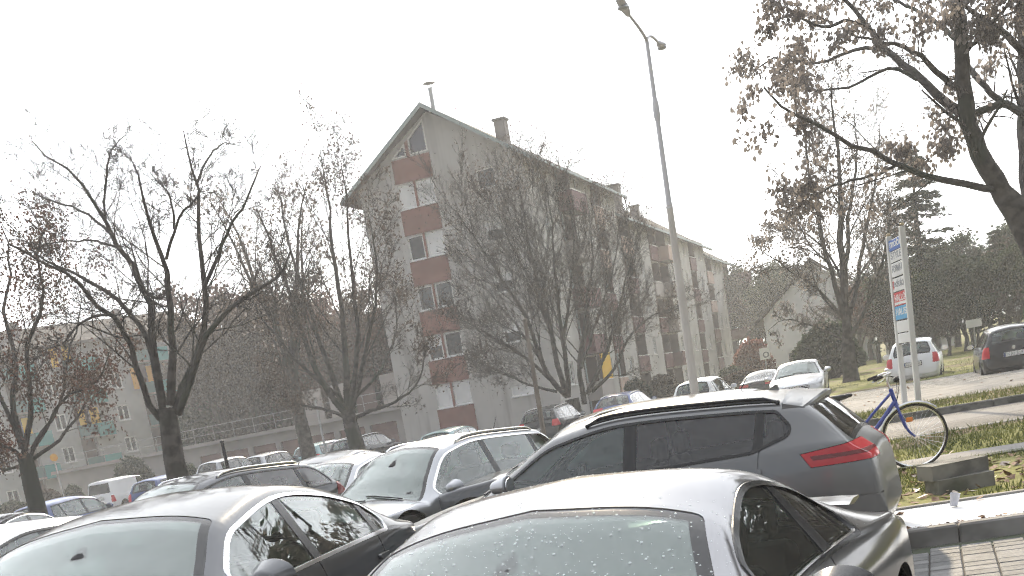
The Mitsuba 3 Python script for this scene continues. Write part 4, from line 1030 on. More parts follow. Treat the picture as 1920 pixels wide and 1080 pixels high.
kput('stem', tube(spline([(-.205, 0, .90), (-.225, 0, 1.0), (-.20, 0, 1.06)], 8), .013, 8), 'chrome', bk)
hb = kput('handlebar', tube(spline([(-.33, .27, 1.04), (-.22, .22, 1.07), (-.19, .08, 1.07), (-.19, -.08, 1.07), (-.22, -.22, 1.07), (-.33, -.27, 1.04)], 20), .011, 8), 'chrome', bk)
for q in (1, -1):
    kput('grip', tube([(-.30, q * .257, 1.048), (-.40, q * .30, 1.025)], .017, 10), 'rubber', hb)
    kput('brake_lever', tube([(-.25, q * .235, 1.05), (-.31, q * .24, 1.0), (-.36, q * .27, .99)], .007, 6), 'chrome', hb)
hl = kput('headlight', moved(lathe([(0, 0), (.02, 0), (.035, .04), (.035, .055), (0, .06)], 18), np.array([[0, 0, 1, -.165], [0, 1, 0, 0], [-1, 0, 0, .985], [0, 0, 0, 1.]])), 'black_trim', bk)
kput('lens', moved(lathe([(0, .055), (.033, .055), (0, .066)], 18), np.array([[0, 0, 1, -.165], [0, 1, 0, 0], [-1, 0, 0, .985], [0, 0, 0, 1.]])), 'lamp_clear', hl)
kput('bell', ellipsoid((-.21, .12, 1.10), (.025, .025, .018), 2), 'chrome', bk)
for q in (1, -1): kput('cable', tube(spline([(-.30, q * .24, 1.05), (-.12, q * .14, .98), (-.14, q * .03, .80), (-.16, 0, .74)], 12), .0035, 5), 'black_trim', bk)
sd = kput('saddle', hull([ellipsoid((-.90, .07, .905), (.06, .05, .03), 2), ellipsoid((-.90, -.07, .905), (.06, .05, .03), 2), ellipsoid((-.64, 0, .905), (.035, .018, .02), 2), ellipsoid((-.80, 0, .885), (.08, .05, .03), 2)]), 'mat_saddle', bk)
kput('seat_post', tube([(-.735, 0, .80), (-.76, 0, .90)], .013, 8), 'chrome', bk)
kput('rear_light', rbox(-1.22, -1.19, -.03, .03, .66, .72, .006), 'lamp_red', bk)
cr = kput('crank', cat([tube([(-.58, -.07, .30), (-.50, -.09, .16)], .011, 6), tube([(-.58, .07, .30), (-.66, .09, .44)], .011, 6), tube([(-.58, -.09, .30), (-.58, .09, .30)], .02, 10)]), 'chrome', bk)
kput('chainring', ring(.09, .006, -.58, 30, 6, .30), 'chrome', cr)
kput('pedal', rbox(-.54, -.46, -.19, -.10, .15, .175, .005), 'rubber', cr); kput('pedal', rbox(-.70, -.62, .10, .19, .43, .455, .005), 'rubber', cr)
rk = kput('carrier', cat([tube([(-.90, q * .06, .745), (-1.25, q * .06, .745)], .006, 6) for q in (1, 0, -1)] + [tube([(-1.20, q * .06, .745), (-1.06, q * .07, .36)], .006, 6) for q in (1, -1)]), 'black_trim', bk)
kput('kickstand', tube([(-.72, .05, .29), (-.80, .20, .0)], .010, 6), 'chrome', bk)

# ------------------------------------------------------------------ advertising sign across the road
sl_, sr_ = at(1697, 752, 28.0), at(1721, 751, 26.8)
zb = float(min(sl_[2], sr_[2]))
sx = sr_ - sl_; sx[2] = 0; SW = float(np.linalg.norm(sx)); sx /= SW; sy = np.array([-sx[1], sx[0], 0])
MS = Mat((sl_[0], sl_[1], 0), axes=[sx, sy, [0, 0, 1]])
sg = thing('advertising_sign', 'tall white sign of stacked name panels between two posts beside the road', 'sign')
def sput(name, mesh, mat, parent, **k): return put(name, moved(mesh, MS), mat, parent, **k)
ZT, ZB = 3.44, 1.36
for x, h in ((-.05, ZT + .10), (SW + .05, ZT + .16)):
    p = sput('post', rbox(x - .055, x + .055, -.055, .055, -.1, h, .012), 'mat_sign_white', sg)
    sput('finial', moved(ellipsoid((0, 0, 0), (.05, .05, .04), 2), Mat((x, 0, h + .02))), P('mat_finial', (.42, .34, .20), .5), p)
P('mat_sign_blue', (.08, .16, .42), .5); P('mat_sign_cyan', (.10, .33, .55), .5); P('mat_sign_red', (.52, .06, .06), .5); P('mat_sign_grey', (.22, .23, .25), .6)
rows = [(.0, .105, 'mat_sign_blue', 'mobi', 'mat_sign_white'), (.112, .215, 'mat_sign_white', 'STYLE', 'mat_sign_grey'), (.225, .355, 'mat_sign_white', 'FORMAT', 'mat_sign_grey'), (.37, .495, 'mat_sign_white', ' edulo', 'mat_sign_grey'),
        (.505, .635, 'mat_sign_red', 'HALLO', 'mat_sign_white'), (.64, .77, 'mat_sign_cyan', 'HAUS', 'mat_sign_white'), (.785, .895, 'mat_sign_white', None, None), (.905, 1.0, 'mat_sign_white', None, None)]
for a, b, m, tx, tmc in rows:
    z1, z0 = ZT - a * (ZT - ZB), ZT - b * (ZT - ZB)
    pn = sput('panel', rbox(.02, SW - .02, -.025, .025, z0, z1, .006), m, sg)
    sput('joint', box(.03, SW - .03, -.018, .018, z0 - .018, z0 - .001), 'ink', pn)
    if tx:
        t = meshkit.text_mesh(tx, .13, .004, bold=True); bb = t.bounds; w = bb[1][0] - bb[0][0]
        t.apply_translation((-bb[0][0], 0, 0)); t.apply_scale((.80 * SW / w, 1, 1)); t.apply_transform(np.array([[1, 0, 0, .1 * SW], [0, 0, -1, -.0255], [0, 1, 0, (z0 + z1) / 2 - .04], [0, 0, 0, 1.]])); sput('lettering', t, tmc, pn)
    if m == 'mat_sign_red':
        sput('band', box(.06, SW - .06, -.0285, -.0255, z0 + .02, z0 + .075), 'mat_sign_white', pn)
    if tx == ' edulo': sput('mark', box(.05, .16, -.029, -.0255, z0 + .05, z1 - .04), 'mat_sign_red', pn)

# ------------------------------------------------------------------ lamp post
P('mat_lamp_pole', speckle((.52, .49, .45), (.62, .59, .55), 1.2, 3), .75)
P('mat_lamp_metal', (.62, .62, .65), .5, .5, metallic=.3)
lpb = at(1272, 510, 25.0); lx, ly = lpb[0], lpb[1]
lp = thing('lamp_post', 'tall street lamp with a curved double arm rising behind the grey hatchback', 'lamp post')
put('lower_pole', tube([(lx, ly, -.2), (lx, ly, 3.0), (lx, ly, 4.55)], [.09, .078, .058], 16), 'mat_lamp_pole', lp, smooth=50)
put('upper_pole', tube([(lx, ly, 4.5), (lx, ly, 4.62), (lx, ly, 6.1), (lx, ly, 7.4)], [.062, .05, .042, .034], 12), 'mat_lamp_metal', lp, smooth=50)
put('collar', tube([(lx, ly, 6.0), (lx, ly, 6.08), (lx, ly, 6.3), (lx, ly, 6.38)], [.045, .062, .058, .042], 12), 'mat_lamp_metal', lp, smooth=50)
for e in (at(1176, 24, 23.4), at(1236, 82, 26.6)):
    d = e - np.array([lx, ly, 7.35]); o = np.array([lx, ly, 7.35])
    am = put('arm', tube(spline([o, o + d * [.16, .16, .42], o + d * [.5, .5, .82], e], 16), np.linspace(.03, .02, 16), 8), 'mat_lamp_metal', lp, smooth=50)
    dh = np.array([d[0], d[1], 0]); dh /= np.linalg.norm(dh)
    hd = hull([ellipsoid(e - dh * .05, (.05, .05, .05), 2), ellipsoid(e + dh * .22 + [0, 0, .03], (.08, .08, .05), 3), ellipsoid(e + dh * .55 + [0, 0, .08], (.07, .07, .045), 2)])
    h = put('lamp_head', hd, 'mat_lamp_metal', am, smooth=60)
    put('lens', ellipsoid(e + dh * .36 + [0, 0, .0], (.09, .09, .04), 2), 'lamp_clear', am, smooth=60)

# ------------------------------------------------------------------ slim posts, traffic signs
def pole(name, label, ctg, px0, py0, py1, Y, r, mat):
    a = at(px0, py0, Y); b = at(px0, py1, Y)
    t = thing(name, label, ctg)
    put('shaft', tube([(a[0], a[1], -.2), (a[0], a[1], a[2] * .5), (a[0], a[1], a[2])], [r * 1.15, r, r * .85], 10), mat, t, smooth=50)
    put('cap', ellipsoid((a[0], a[1], a[2]), (r * 1.1, r * 1.1, r * .6), 2), mat, t, smooth=50)
    return t, a
pole('wooden_post', 'slim brown post in front of the middle tree and the gable', 'post', 984, 600, 780, 44, .08, P('mat_post', speckle((.12, .10, .085), (.19, .165, .14), 2), .8))
pole('metal_post', 'short dark post in front of the garages left of the silver hatchbacks', 'post', 416, 828, 860, 30, .045, 'ink')
pole('metal_post', 'thin grey pole in front of the garages beside the pale teal people carrier', 'post', 590, 745, 840, 56, .04, 'mat_steel')
def traffic_sign(label, px, py, Y, w, h, mat, sym):
    a = at(px, py, Y); t = thing('traffic_sign', label, 'traffic sign')
    vd = np.array([a[0], a[1], 0]); vd /= np.linalg.norm(vd); M = Mat((a[0], a[1], a[2]), axes=[[vd[1], -vd[0], 0], vd, [0, 0, 1]])
    put('post', tube([(a[0] + vd[0] * .05, a[1] + vd[1] * .05, -.1), (a[0] + vd[0] * .05, a[1] + vd[1] * .05, a[2] + h / 2)], .035, 8), 'mat_steel', t, smooth=50)
    if sym == 'disc':
        d = lathe([(0, 0), (w / 2, 0), (w / 2, .01), (0, .012)], 28); d.apply_transform(np.array([[1, 0, 0, 0], [0, 0, -1, .0], [0, 1, 0, 0], [0, 0, 0, 1.]])); put('plate', moved(d, M), mat, t)
        return
    pl_ = put('plate', moved(rbox(-w / 2, w / 2, -.01, .01, -h / 2, h / 2, .004), M), mat, t)
    if sym == 'ring':
        d = trimesh.creation.torus(.13, .035, 24, 8); d.apply_transform(np.array([[1, 0, 0, .05], [0, 0, -.2, -.012], [0, 1, 0, -.06], [0, 0, 0, 1.]])); put('symbol', moved(d, M), 'mat_sign_grey', pl_)
traffic_sign('small white square traffic sign with a dark ring near the reddish bush', 1434, 663, 70, .55, .6, 'mat_sign_white', 'ring')
traffic_sign('small pale plate on a post left of the black hatchback across the road', 1826, 606, 62, .7, .36, 'mat_sign_white', None)
traffic_sign('round yellow sign on a post in front of the left block of flats', 101, 858, 78, .45, .45, 'mat_amber', 'disc')

# ------------------------------------------------------------------ drops on the coupe
kc, partsC = KINDS['coupe']
drv = np.random.default_rng(11)
def drops(mesh, n, r0, r1, seed, nz=.2):
    r = np.random.default_rng(seed)
    pts, fi = trimesh.sample.sample_surface(mesh, n, seed=seed)
    nn = mesh.face_normals[fi]; ok = nn[:, 2] > nz; pts, nn = pts[ok], nn[ok]
    k = meshkit.fbm(pts * 3, 3, seed) + .25 * r.random(len(pts)) > .52
    pts, nn = pts[k], nn[k]
    base = trimesh.creation.icosphere(subdivisions=1); bv, bf = np.array(base.vertices), np.array(base.faces)
    s = r0 + (r1 - r0) * r.random(len(pts)) ** 3
    A = np.cross(nn, [0, 1.0, .1]); A /= np.linalg.norm(A, axis=1, keepdims=True); B = np.cross(nn, A)
    V = pts[:, None] + s[:, None, None] * (bv[None, :, :1] * A[:, None] + bv[None, :, 1:2] * B[:, None] * 1.0 + bv[None, :, 2:] * nn[:, None] * .5)
    F = (bf[None] + (np.arange(len(pts)) * len(bv))[:, None, None]).reshape(-1, 3)
    return trimesh.Trimesh(V.reshape(-1, 3), F, process=False)
P('mat_drop', (.62, .66, .66), .12, .7, clearcoat=1.0)
for path, ply, slot in partsC:
    if path == 'windshield':
        v, f = meshkit.WRITTEN[ply['filename']][:2]; wsm = trimesh.Trimesh(v, f, process=False)
        put('raindrops', moved(drops(wsm, 2600, .0012, .0052, 3), MC), 'mat_drop', coupe + '__windshield', smooth=True, kind='stuff')
    if path == 'body':
        v, f = meshkit.WRITTEN[ply['filename']][:2]; bm = trimesh.Trimesh(v, f, process=False)
        bm = trimesh.Trimesh(v, f[(v[f].mean(1)[:, 2] > 1.0)], process=False)
        put('raindrops', moved(drops(bm, 2600, .0012, .0045, 4, .5), MC), 'mat_drop', coupe + '__body', smooth=True, kind='stuff')
# the raised rear wing of the coupe
X_ = lambda q: kc.L / 2 - q
wg = []
for q in np.linspace(-1, 1, 15):
    wg.append([(X_(3.86) + .05 * abs(q) ** 2, q * .66, .985 - .03 * q * q), (X_(3.93), q * .66, 1.0 - .03 * q * q), (X_(4.07), q * .66, .995 - .03 * q * q), (X_(4.075), q * .66, .985 - .03 * q * q), (X_(3.93), q * .66, .972 - .03 * q * q)])
wgm = tm(man_loft(np.transpose(np.array(wg), (1, 0, 2))))
w_ = put('rear_wing', moved(wgm, MC), 'paint_coupe', coupe, smooth=40)
for q in (-.45, .45): put('strut', moved(rbox(X_(4.0) - .03, X_(4.0) + .03, q - .02, q + .02, .88, .98, .005), MC), 'black_trim', w_)
# ------------------------------------------------------------------ trees
P('mat_bark', speckle((.035, .032, .03), (.075, .068, .062), 6, 4, (.045, .052, .04), 1.5), .9)
P('mat_bark_grey', speckle((.075, .07, .065), (.14, .13, .12), 6, 4), .9)
P('mat_twig', (.055, .047, .042), .9)
def leafmat(key, c0, c1, f=2.0):
    bsdf(key, {'type': 'principledthin', 'base_color': speckle(c0, c1, f, 3), 'roughness': .7, 'diff_trans': 1.0})
leafmat('mat_leaf_brown', (.05, .037, .031), (.10, .075, .062)); leafmat('mat_leaf_red', (.07, .038, .032), (.125, .068, .056)); leafmat('mat_leaf_grey', (.17, .152, .142), (.29, .265, .25))
leafmat('mat_needle', (.018, .030, .020), (.05, .07, .045)); leafmat('mat_evergreen', (.02, .032, .02), (.055, .075, .04)); leafmat('mat_bush_red', (.14, .045, .03), (.25, .10, .07))


def resample(pts, n):
    pts = np.asarray(pts, float); t = np.r_[0, np.cumsum(np.linalg.norm(np.diff(pts, axis=0), axis=1))]
    f = PchipInterpolator(t, pts); return f(np.linspace(0, t[-1], n)), t[-1]


def sprout(Pa, Ra, Ln, n, ang, lr, up, bend, m, rng, t0=.25, rr=.55, droop=0.0, taper=.35):
    """n children on each parent polyline Pa (B, k, 3): arrays of m points"""
    B, k = Pa.shape[:2]
    t = t0 + (1 - t0) * (np.arange(n)[None] + rng.random((B, n))) / n
    f = t * (k - 1); i = np.clip(f.astype(int), 0, k - 2); w = (f - i)[..., None]; b = np.arange(B)[:, None]
    p = Pa[b, i] * (1 - w) + Pa[b, i + 1] * w; tg = Pa[b, i + 1] - Pa[b, i]; tg /= np.linalg.norm(tg, axis=2, keepdims=True) + 1e-9
    r = (Ra[b, i] * (1 - w[..., 0]) + Ra[b, i + 1] * w[..., 0]) * rr
    q = rng.normal(size=p.shape); q -= (q * tg).sum(2, keepdims=True) * tg; q /= np.linalg.norm(q, axis=2, keepdims=True) + 1e-9
    a = np.radians(ang) * rng.uniform(.6, 1.3, (B, n, 1))
    d = tg * np.cos(a) + q * np.sin(a); d[..., 2] += up; d /= np.linalg.norm(d, axis=2, keepdims=True)
    L = Ln[:, None] * lr * (1.15 - .6 * t) * rng.uniform(.6, 1.25, (B, n))
    p, d, L, r = p.reshape(-1, 3), d.reshape(-1, 3), L.reshape(-1), r.reshape(-1)
    N = len(p); out = np.zeros((N, m, 3)); out[:, 0] = p; st = L / (m - 1)
    for j in range(1, m):
        d = d + rng.normal(0, bend, (N, 3)); d[:, 2] += up * .35 - droop * j / m; d /= np.linalg.norm(d, axis=1, keepdims=True)
        out[:, j] = out[:, j - 1] + d * st[:, None]
    rad = r[:, None] * np.linspace(1, taper, m)[None]
    return out, rad, L


def leaves(Pt, n, size, rng, spread=.12, hang=.5, keep=None):
    B, k = Pt.shape[:2]
    i = rng.integers(0, B, n); t = rng.random(n) ** .7 * (k - 1.001); j = t.astype(int); w = (t - j)[:, None]
    c = Pt[i, j] * (1 - w) + Pt[i, j + 1] * w + rng.normal(0, spread, (n, 3))
    if keep is not None: c = c[keep(c)]; n = len(c)
    s = size * rng.uniform(.6, 1.3, (n, 1))
    a = rng.normal(size=(n, 3)); a[:, 2] -= hang * 2; a /= np.linalg.norm(a, axis=1, keepdims=True)
    b = rng.normal(size=(n, 3)); b = np.cross(a, b); b /= np.linalg.norm(b, axis=1, keepdims=True)
    nn = np.cross(a, b)
    V = np.stack([c, c + a * s * .5 + b * s * .36 + nn * s * .1, c + a * s, c + a * s * .5 - b * s * .36 + nn * s * .1], 1).reshape(-1, 3)
    f = np.arange(n)[:, None] * 4
    return trimesh.Trimesh(V, np.concatenate([f + [[0, 1, 2]], f + [[0, 2, 3]]]), process=False)


def batch(Pl, Rl, rmin=.002): return list(zip(Pl, np.maximum(Rl, rmin)))


def traced(lines, Y, rng, dep, n=14, fat=1.0):
    """lines: (pixel points, r0, r1, depth drift) -> polylines at the tree's own distance, drifting in depth towards their tips"""
    out = []
    for px, r0, r1, dd in lines:
        pts = np.array([at(x, y, Y + dep * dd * (i / (len(px) - 1)) ** 1.2) for i, (x, y) in enumerate(px)])
        q, L = resample(pts, n); q[1:-1] += rng.normal(0, L * .004, (n - 2, 3))
        out.append((q, np.linspace(r0 * fat, r1 * (.5 + .5 * fat), n), L))
    return out


def make_tree(name, label, trunk, limbs, seed, levels, bark='mat_bark', leaf=None, catg='tree', tw='mat_twig', rmin=.0038):
    rng = np.random.default_rng(seed)
    t = thing(name, label, catg)
    put('trunk', tube(*trunk[:2], 12), bark, t, smooth=60)
    for q, r, L in limbs: put('limb', tube(q, r, 8), bark, t, smooth=60)
    Pa = np.array([q for q, _, _ in limbs]); Ra = np.array([r for _, r, _ in limbs]); Ln = np.array([L for _, _, L in limbs])
    lines, lev = [], []
    for i, kw in enumerate(levels):
        Pa, Ra, Ln = sprout(Pa, Ra, Ln, rng=rng, **kw)
        lev.append((Pa, Ra)); 
    put('branches', tubes(batch(*lev[0]), 6), bark, t, smooth=True, kind='stuff')
    tw_l = [tubes(batch(p, r, rmin), 4 if i == 0 else 3) for i, (p, r) in enumerate(lev[1:])]
    put('twigs', cat(tw_l), tw, t, smooth=True, kind='stuff')
    if leaf:
        for mat, n, size, kw in leaf:
            put('foliage', leaves(lev[-1][0], n, size, rng, **kw), mat, t, kind='stuff')
    return t


# big bare tree in front of the left block
rng = np.random.default_rng(21)
Y1 = 25.0
T1 = [([(300, 785), (270, 740), (250, 665), (228, 611), (204, 591), (175, 567), (155, 538), (122, 514), (53, 477), (16, 457)], .12, .02, -1), ([(305, 770), (285, 660), (270, 620), (244, 591), (212, 554), (151, 518), (110, 500), (60, 470)], .13, .02, .4),
      ([(305, 760), (292, 690), (285, 620), (287, 580), (277, 559), (257, 526), (244, 489), (212, 444), (196, 404), (163, 359), (122, 310), (98, 296), (61, 265)], .15, .015, .6), ([(212, 444), (167, 404), (134, 387), (81, 369), (62, 365)], .05, .012, .9),
      ([(196, 404), (196, 363), (204, 298), (210, 281), (236, 253)], .045, .012, .2), ([(320, 760), (322, 690), (322, 607), (314, 538), (312, 485), (301, 469), (281, 428), (273, 375), (261, 326), (244, 294)], .16, .014, -.4),
      ([(312, 485), (326, 440), (346, 396), (367, 375), (380, 350)], .055, .012, -.8), ([(326, 430), (316, 363), (293, 338), (280, 320)], .04, .010, -.3), ([(330, 770), (345, 725), (365, 680), (379, 632), (383, 538), (371, 444), (369, 351), (350, 269), (344, 245)], .15, .013, .5),
      ([(369, 345), (385, 306), (407, 277), (432, 267)], .045, .010, .8), ([(383, 538), (407, 485), (436, 416), (456, 387), (480, 330), (490, 310)], .07, .012, -.5), ([(335, 775), (355, 720), (380, 650), (420, 590), (480, 545), (520, 520), (545, 470)], .13, .02, -.9),
      ([(257, 526), (300, 560), (314, 538)], .05, .03, .1), ([(204, 591), (160, 600), (120, 640), (70, 660)], .05, .012, -.7), ([(228, 470), (196, 455), (150, 452), (85, 457)], .05, .012, .8), ([(230, 625), (232, 600), (226, 585), (240, 560), (262, 520)], .03, .01, .3)]
b1 = at(330, 893, Y1); tr = np.array([[b1[0], b1[1], -.1], at(326, 860, Y1), at(318, 800, Y1), at(312, 765, Y1)])
LV = [dict(n=12, ang=48, lr=.32, up=.10, bend=.14, m=7, rr=.30, t0=.15), dict(n=8, ang=45, lr=.48, up=.08, bend=.18, m=5, rr=.55), dict(n=6, ang=42, lr=.45, up=.05, bend=.2, m=4, rr=.6)]
make_tree('bare_tree', 'large bare tree with thick dark spreading limbs in front of the left flats', (tr, np.array([.26, .20, .185, .17])), traced(T1, Y1, rng, 3.0, fat=.55), 31, LV,
          leaf=[('mat_leaf_grey', 1200, .045, dict(spread=.05, keep=lambda c: meshkit.fbm(c * .7, 2, 3) > .55))])
# reddish tree at the left edge
Y0 = 31.0
T0 = [([(41, 841), (25, 760), (30, 680), (10, 590), (20, 500), (5, 430)], .10, .015, .5), ([(45, 850), (60, 760), (50, 660), (80, 560), (70, 470), (90, 420)], .09, .014, -.5), ([(57, 854), (85, 807), (126, 744), (176, 719), (205, 660)], .06, .012, -.3), ([(63, 860), (107, 829), (142, 785), (164, 744), (178, 690)], .06, .012, .6),
      ([(41, 860), (19, 841), (-10, 832), (-60, 790)], .07, .012, -.4), ([(45, 870), (10, 880), (-30, 850), (-70, 830)], .05, .012, .4), ([(38, 830), (0, 740), (-40, 640), (-50, 540)], .08, .012, .2), ([(60, 840), (110, 760), (130, 660), (150, 590), (145, 520)], .05, .01, .9)]
b0 = at(66, 945, Y0); tr = np.array([[b0[0], b0[1], -.1], at(58, 905, Y0), at(46, 850, Y0)])
make_tree('reddish_tree', 'tree with dry reddish leaves at the left edge beside the big bare tree', (tr, np.array([.24, .20, .18])), traced(T0, Y0, rng, 4.0, fat=.8), 32,
          [dict(n=7, ang=45, lr=.34, up=.12, bend=.14, m=6, rr=.30, t0=.2), dict(n=7, ang=45, lr=.5, up=.05, bend=.18, m=5, rr=.55), dict(n=5, ang=45, lr=.5, up=.0, bend=.2, m=4, rr=.6)],
          rmin=.003, leaf=[('mat_leaf_red', 6500, .07, dict(spread=.2, keep=lambda c: meshkit.fbm(c * .8, 3, 8) > .42)), ('mat_leaf_brown', 12000, .07, dict(spread=.22, keep=lambda c: meshkit.fbm(c * .7, 3, 4) > .42))])
# forked tree with brown leaves before the garages
Y2 = 48.0
T2 = [([(648, 775), (610, 725), (570, 640), (535, 530), (500, 440), (480, 390)], .16, .02, -.4), ([(652, 770), (648, 650), (628, 490), (615, 380), (600, 280)], .17, .015, .3), ([(642, 760), (600, 640), (560, 520), (535, 430), (520, 350)], .14, .02, .7), ([(658, 770), (690, 640), (705, 500), (690, 400)], .13, .015, -.6),
      ([(668, 782), (692, 772), (734, 757), (770, 734), (792, 690), (800, 640)], .09, .015, -.5), ([(645, 782), (600, 765), (545, 755), (500, 720)], .09, .015, .5), ([(655, 760), (672, 640), (660, 500), (650, 380), (640, 310)], .13, .015, -.8), ([(635, 740), (570, 690), (510, 620), (470, 560), (450, 500)], .11, .015, .2), ([(660, 750), (720, 680), (745, 600), (740, 540)], .09, .012, .8)]
b2_ = at(680, 880, Y2); tr = np.array([[b2_[0], b2_[1], -.1], at(672, 845, Y2), at(660, 805, Y2), at(652, 770, Y2)])
LV2 = [dict(n=12, ang=38, lr=.34, up=.22, bend=.12, m=6, rr=.32, t0=.2), dict(n=8, ang=40, lr=.48, up=.12, bend=.16, m=5, rr=.55), dict(n=5, ang=42, lr=.5, up=.05, bend=.2, m=4, rr=.65)]
make_tree('forked_tree', 'leaning forked tree keeping clumps of brown leaves in front of the garage row', (tr, np.array([.36, .30, .27, .24])), traced(T2, Y2, rng, 5.0, fat=.8), 33, LV2, rmin=.006,
          leaf=[('mat_leaf_brown', 14000, .085, dict(spread=.16, keep=lambda c: meshkit.fbm(c * .5, 3, 5) > .42))])
# fan shaped tree before the gable
Y3 = 60.0
T3 = [([(1063, 743), (1035, 715), (1011, 668), (983, 592), (936, 517), (889, 446), (855, 394)], .16, .02, -.6), ([(1063, 743), (1049, 691), (1030, 620), (1007, 517), (983, 408), (969, 318)], .17, .02, .3), ([(1066, 743), (1063, 691), (1054, 620), (1044, 526), (1035, 432), (1026, 361)], .15, .02, -.9),
      ([(1096, 757), (1087, 701), (1092, 644), (1101, 573), (1110, 488), (1106, 408)], .16, .02, .6), ([(1101, 739), (1125, 691), (1148, 620), (1172, 536), (1191, 455)], .14, .02, -.2), ([(1110, 734), (1158, 682), (1186, 625), (1224, 592), (1276, 573)], .11, .015, .4), ([(1044, 734), (988, 720), (936, 696), (889, 677)], .09, .015, .5),
      ([(1035, 715), (969, 658), (898, 616), (851, 592)], .11, .015, -.4), ([(1020, 680), (960, 600), (910, 540), (870, 500)], .09, .015, .9), ([(1090, 690), (1120, 600), (1150, 500), (1160, 420)], .10, .015, .8), ([(1040, 640), (1000, 540), (950, 440), (930, 370)], .10, .015, .1), ([(1055, 640), (1070, 540), (1075, 440), (1065, 380)], .10, .015, -.3)]
b3_ = at(1082, 800, Y3); tr = np.array([[b3_[0], b3_[1], -.3], at(1078, 775, Y3), at(1072, 748, Y3)])
LV3 = [dict(n=18, ang=36, lr=.42, up=.14, bend=.08, m=6, rr=.32, t0=.15), dict(n=9, ang=30, lr=.55, up=.14, bend=.10, m=5, rr=.6), dict(n=6, ang=34, lr=.55, up=.05, bend=.13, m=4, rr=.75)]
make_tree('fan_tree', 'leafless fan-shaped tree of many thin upright branches in front of the gable', (tr, np.array([.38, .34, .32])), traced(T3, Y3, rng, 6.0, fat=.8), 34, LV3, rmin=.0068,
          leaf=[('mat_leaf_brown', 24000, .085, dict(spread=.35, keep=lambda c: meshkit.fbm(c * .25, 3, 9) > .45))])
# slender trees right
Y4 = 51.0
T4 = [([(1592, 690), (1586, 600), (1578, 480), (1573, 340), (1566, 230), (1560, 150)], .24, .02, 0), ([(1588, 620), (1612, 500), (1630, 400), (1645, 310), (1650, 230)], .12, .015, .5), ([(1584, 600), (1548, 470), (1522, 350), (1508, 260), (1490, 190)], .13, .015, -.5), ([(1590, 640), (1640, 540), (1662, 450), (1668, 380)], .10, .015, -.7), ([(1585, 560), (1592, 420), (1605, 300), (1600, 200)], .12, .015, .9),
      ([(1583, 600), (1530, 540), (1470, 500), (1420, 465)], .06, .010, -.4), ([(1582, 540), (1530, 450), (1480, 430), (1440, 440)], .06, .010, .6), ([(1584, 640), (1520, 610), (1470, 600), (1440, 620)], .06, .01, .2)]
b4 = at(1596, 715, Y4); tr = np.array([[b4[0], b4[1], 0], at(1595, 700, Y4), at(1592, 680, Y4), at(1589, 640, Y4)])
make_tree('slender_tree', 'slender tree with several upright stems and a thick trunk on the lawn', (tr, np.array([.36, .31, .29, .26])), traced(T4, Y4, rng, 5.0, fat=.85), 35, rmin=.0065, levels=
          [dict(n=13, ang=42, lr=.30, up=.14, bend=.13, m=6, rr=.28, t0=.15), dict(n=8, ang=42, lr=.45, up=.0, bend=.16, m=5, rr=.55, droop=.10), dict(n=5, ang=42, lr=.5, up=-.04, bend=.2, m=4, rr=.65, droop=.12)],
          leaf=[('mat_leaf_grey', 7500, .11, dict(spread=.10, keep=lambda c: meshkit.fbm(c * .35, 3, 6) > .48))])
# the near tree at the right edge, hung with dry leaves
Y5 = 27.0
T5 = [([(1880, 365), (1861, 334), (1834, 280), (1811, 218), (1805, 156), (1803, 78), (1795, 0), (1790, -60)], .24, .12, -.3), ([(1868, 356), (1853, 354), (1787, 342), (1725, 327), (1678, 309), (1636, 288), (1573, 261), (1527, 233), (1484, 210), (1433, 165)], .095, .016, -1), ([(1678, 311), (1636, 331), (1573, 344), (1519, 366), (1490, 350)], .04, .010, -.7),
      ([(1809, 215), (1748, 175), (1702, 132), (1674, 105), (1636, 58), (1589, 4), (1560, -40)], .12, .03, .6), ([(1804, 172), (1764, 140), (1729, 109), (1690, 85), (1640, 75), (1590, 60)], .08, .015, -.5), ([(1940, 230), (1914, 212), (1877, 195), (1826, 214), (1812, 225)], .09, .08, .2), ([(1920, 212), (1877, 190), (1822, 134), (1808, 120)], .08, .06, .4),
      ([(1920, 105), (1892, 70), (1850, 37), (1820, 20), (1790, -20)], .09, .03, -.5), ([(1935, 420), (1922, 300), (1920, 150), (1917, 0), (1914, -60)], .22, .12, .9), ([(1674, 105), (1620, 90), (1560, 110), (1510, 120), (1450, 110), (1400, 150)], .05, .012, .9), ([(1720, 150), (1660, 130), (1600, 160), (1540, 170), (1480, 150)], .045, .012, .2),
      ([(1636, 58), (1590, 40), (1540, 50), (1490, 30), (1440, 60)], .045, .012, -.6), ([(1803, 80), (1750, 40), (1700, 10), (1640, -20)], .06, .02, .8), ([(1803, 100), (1850, 60), (1890, 10), (1900, -30)], .05, .02, -.7), ([(1870, 350), (1780, 260), (1730, 280), (1690, 290)], .008, .004, -.2),
      ([(1990, 640), (2050, 400), (2150, 200), (2220, 0), (2260, -150)], .16, .03, .4), ([(1955, 480), (2010, 300), (2060, 100), (2090, -100), (2120, -260)], .16, .03, -.6), ([(1914, -60), (1930, -200), (1960, -400), (1950, -560)], .12, .02, .4), ([(1790, -60), (1770, -200), (1720, -350), (1680, -450)], .11, .02, -.4),
      ([(1980, 560), (2080, 480), (2200, 380), (2330, 300), (2420, 180)], .12, .02, -.8), ([(1917, 0), (1990, -120), (2060, -250), (2150, -360)], .08, .02, .8), ([(2050, 400), (2150, 330), (2260, 200), (2330, 60)], .08, .02, .9)]
tr = np.array([[at(2010, 800, Y5)[0], Y5, -.1], at(1990, 640, Y5), at(1955, 480, Y5), at(1905, 392, Y5), at(1878, 362, Y5)])
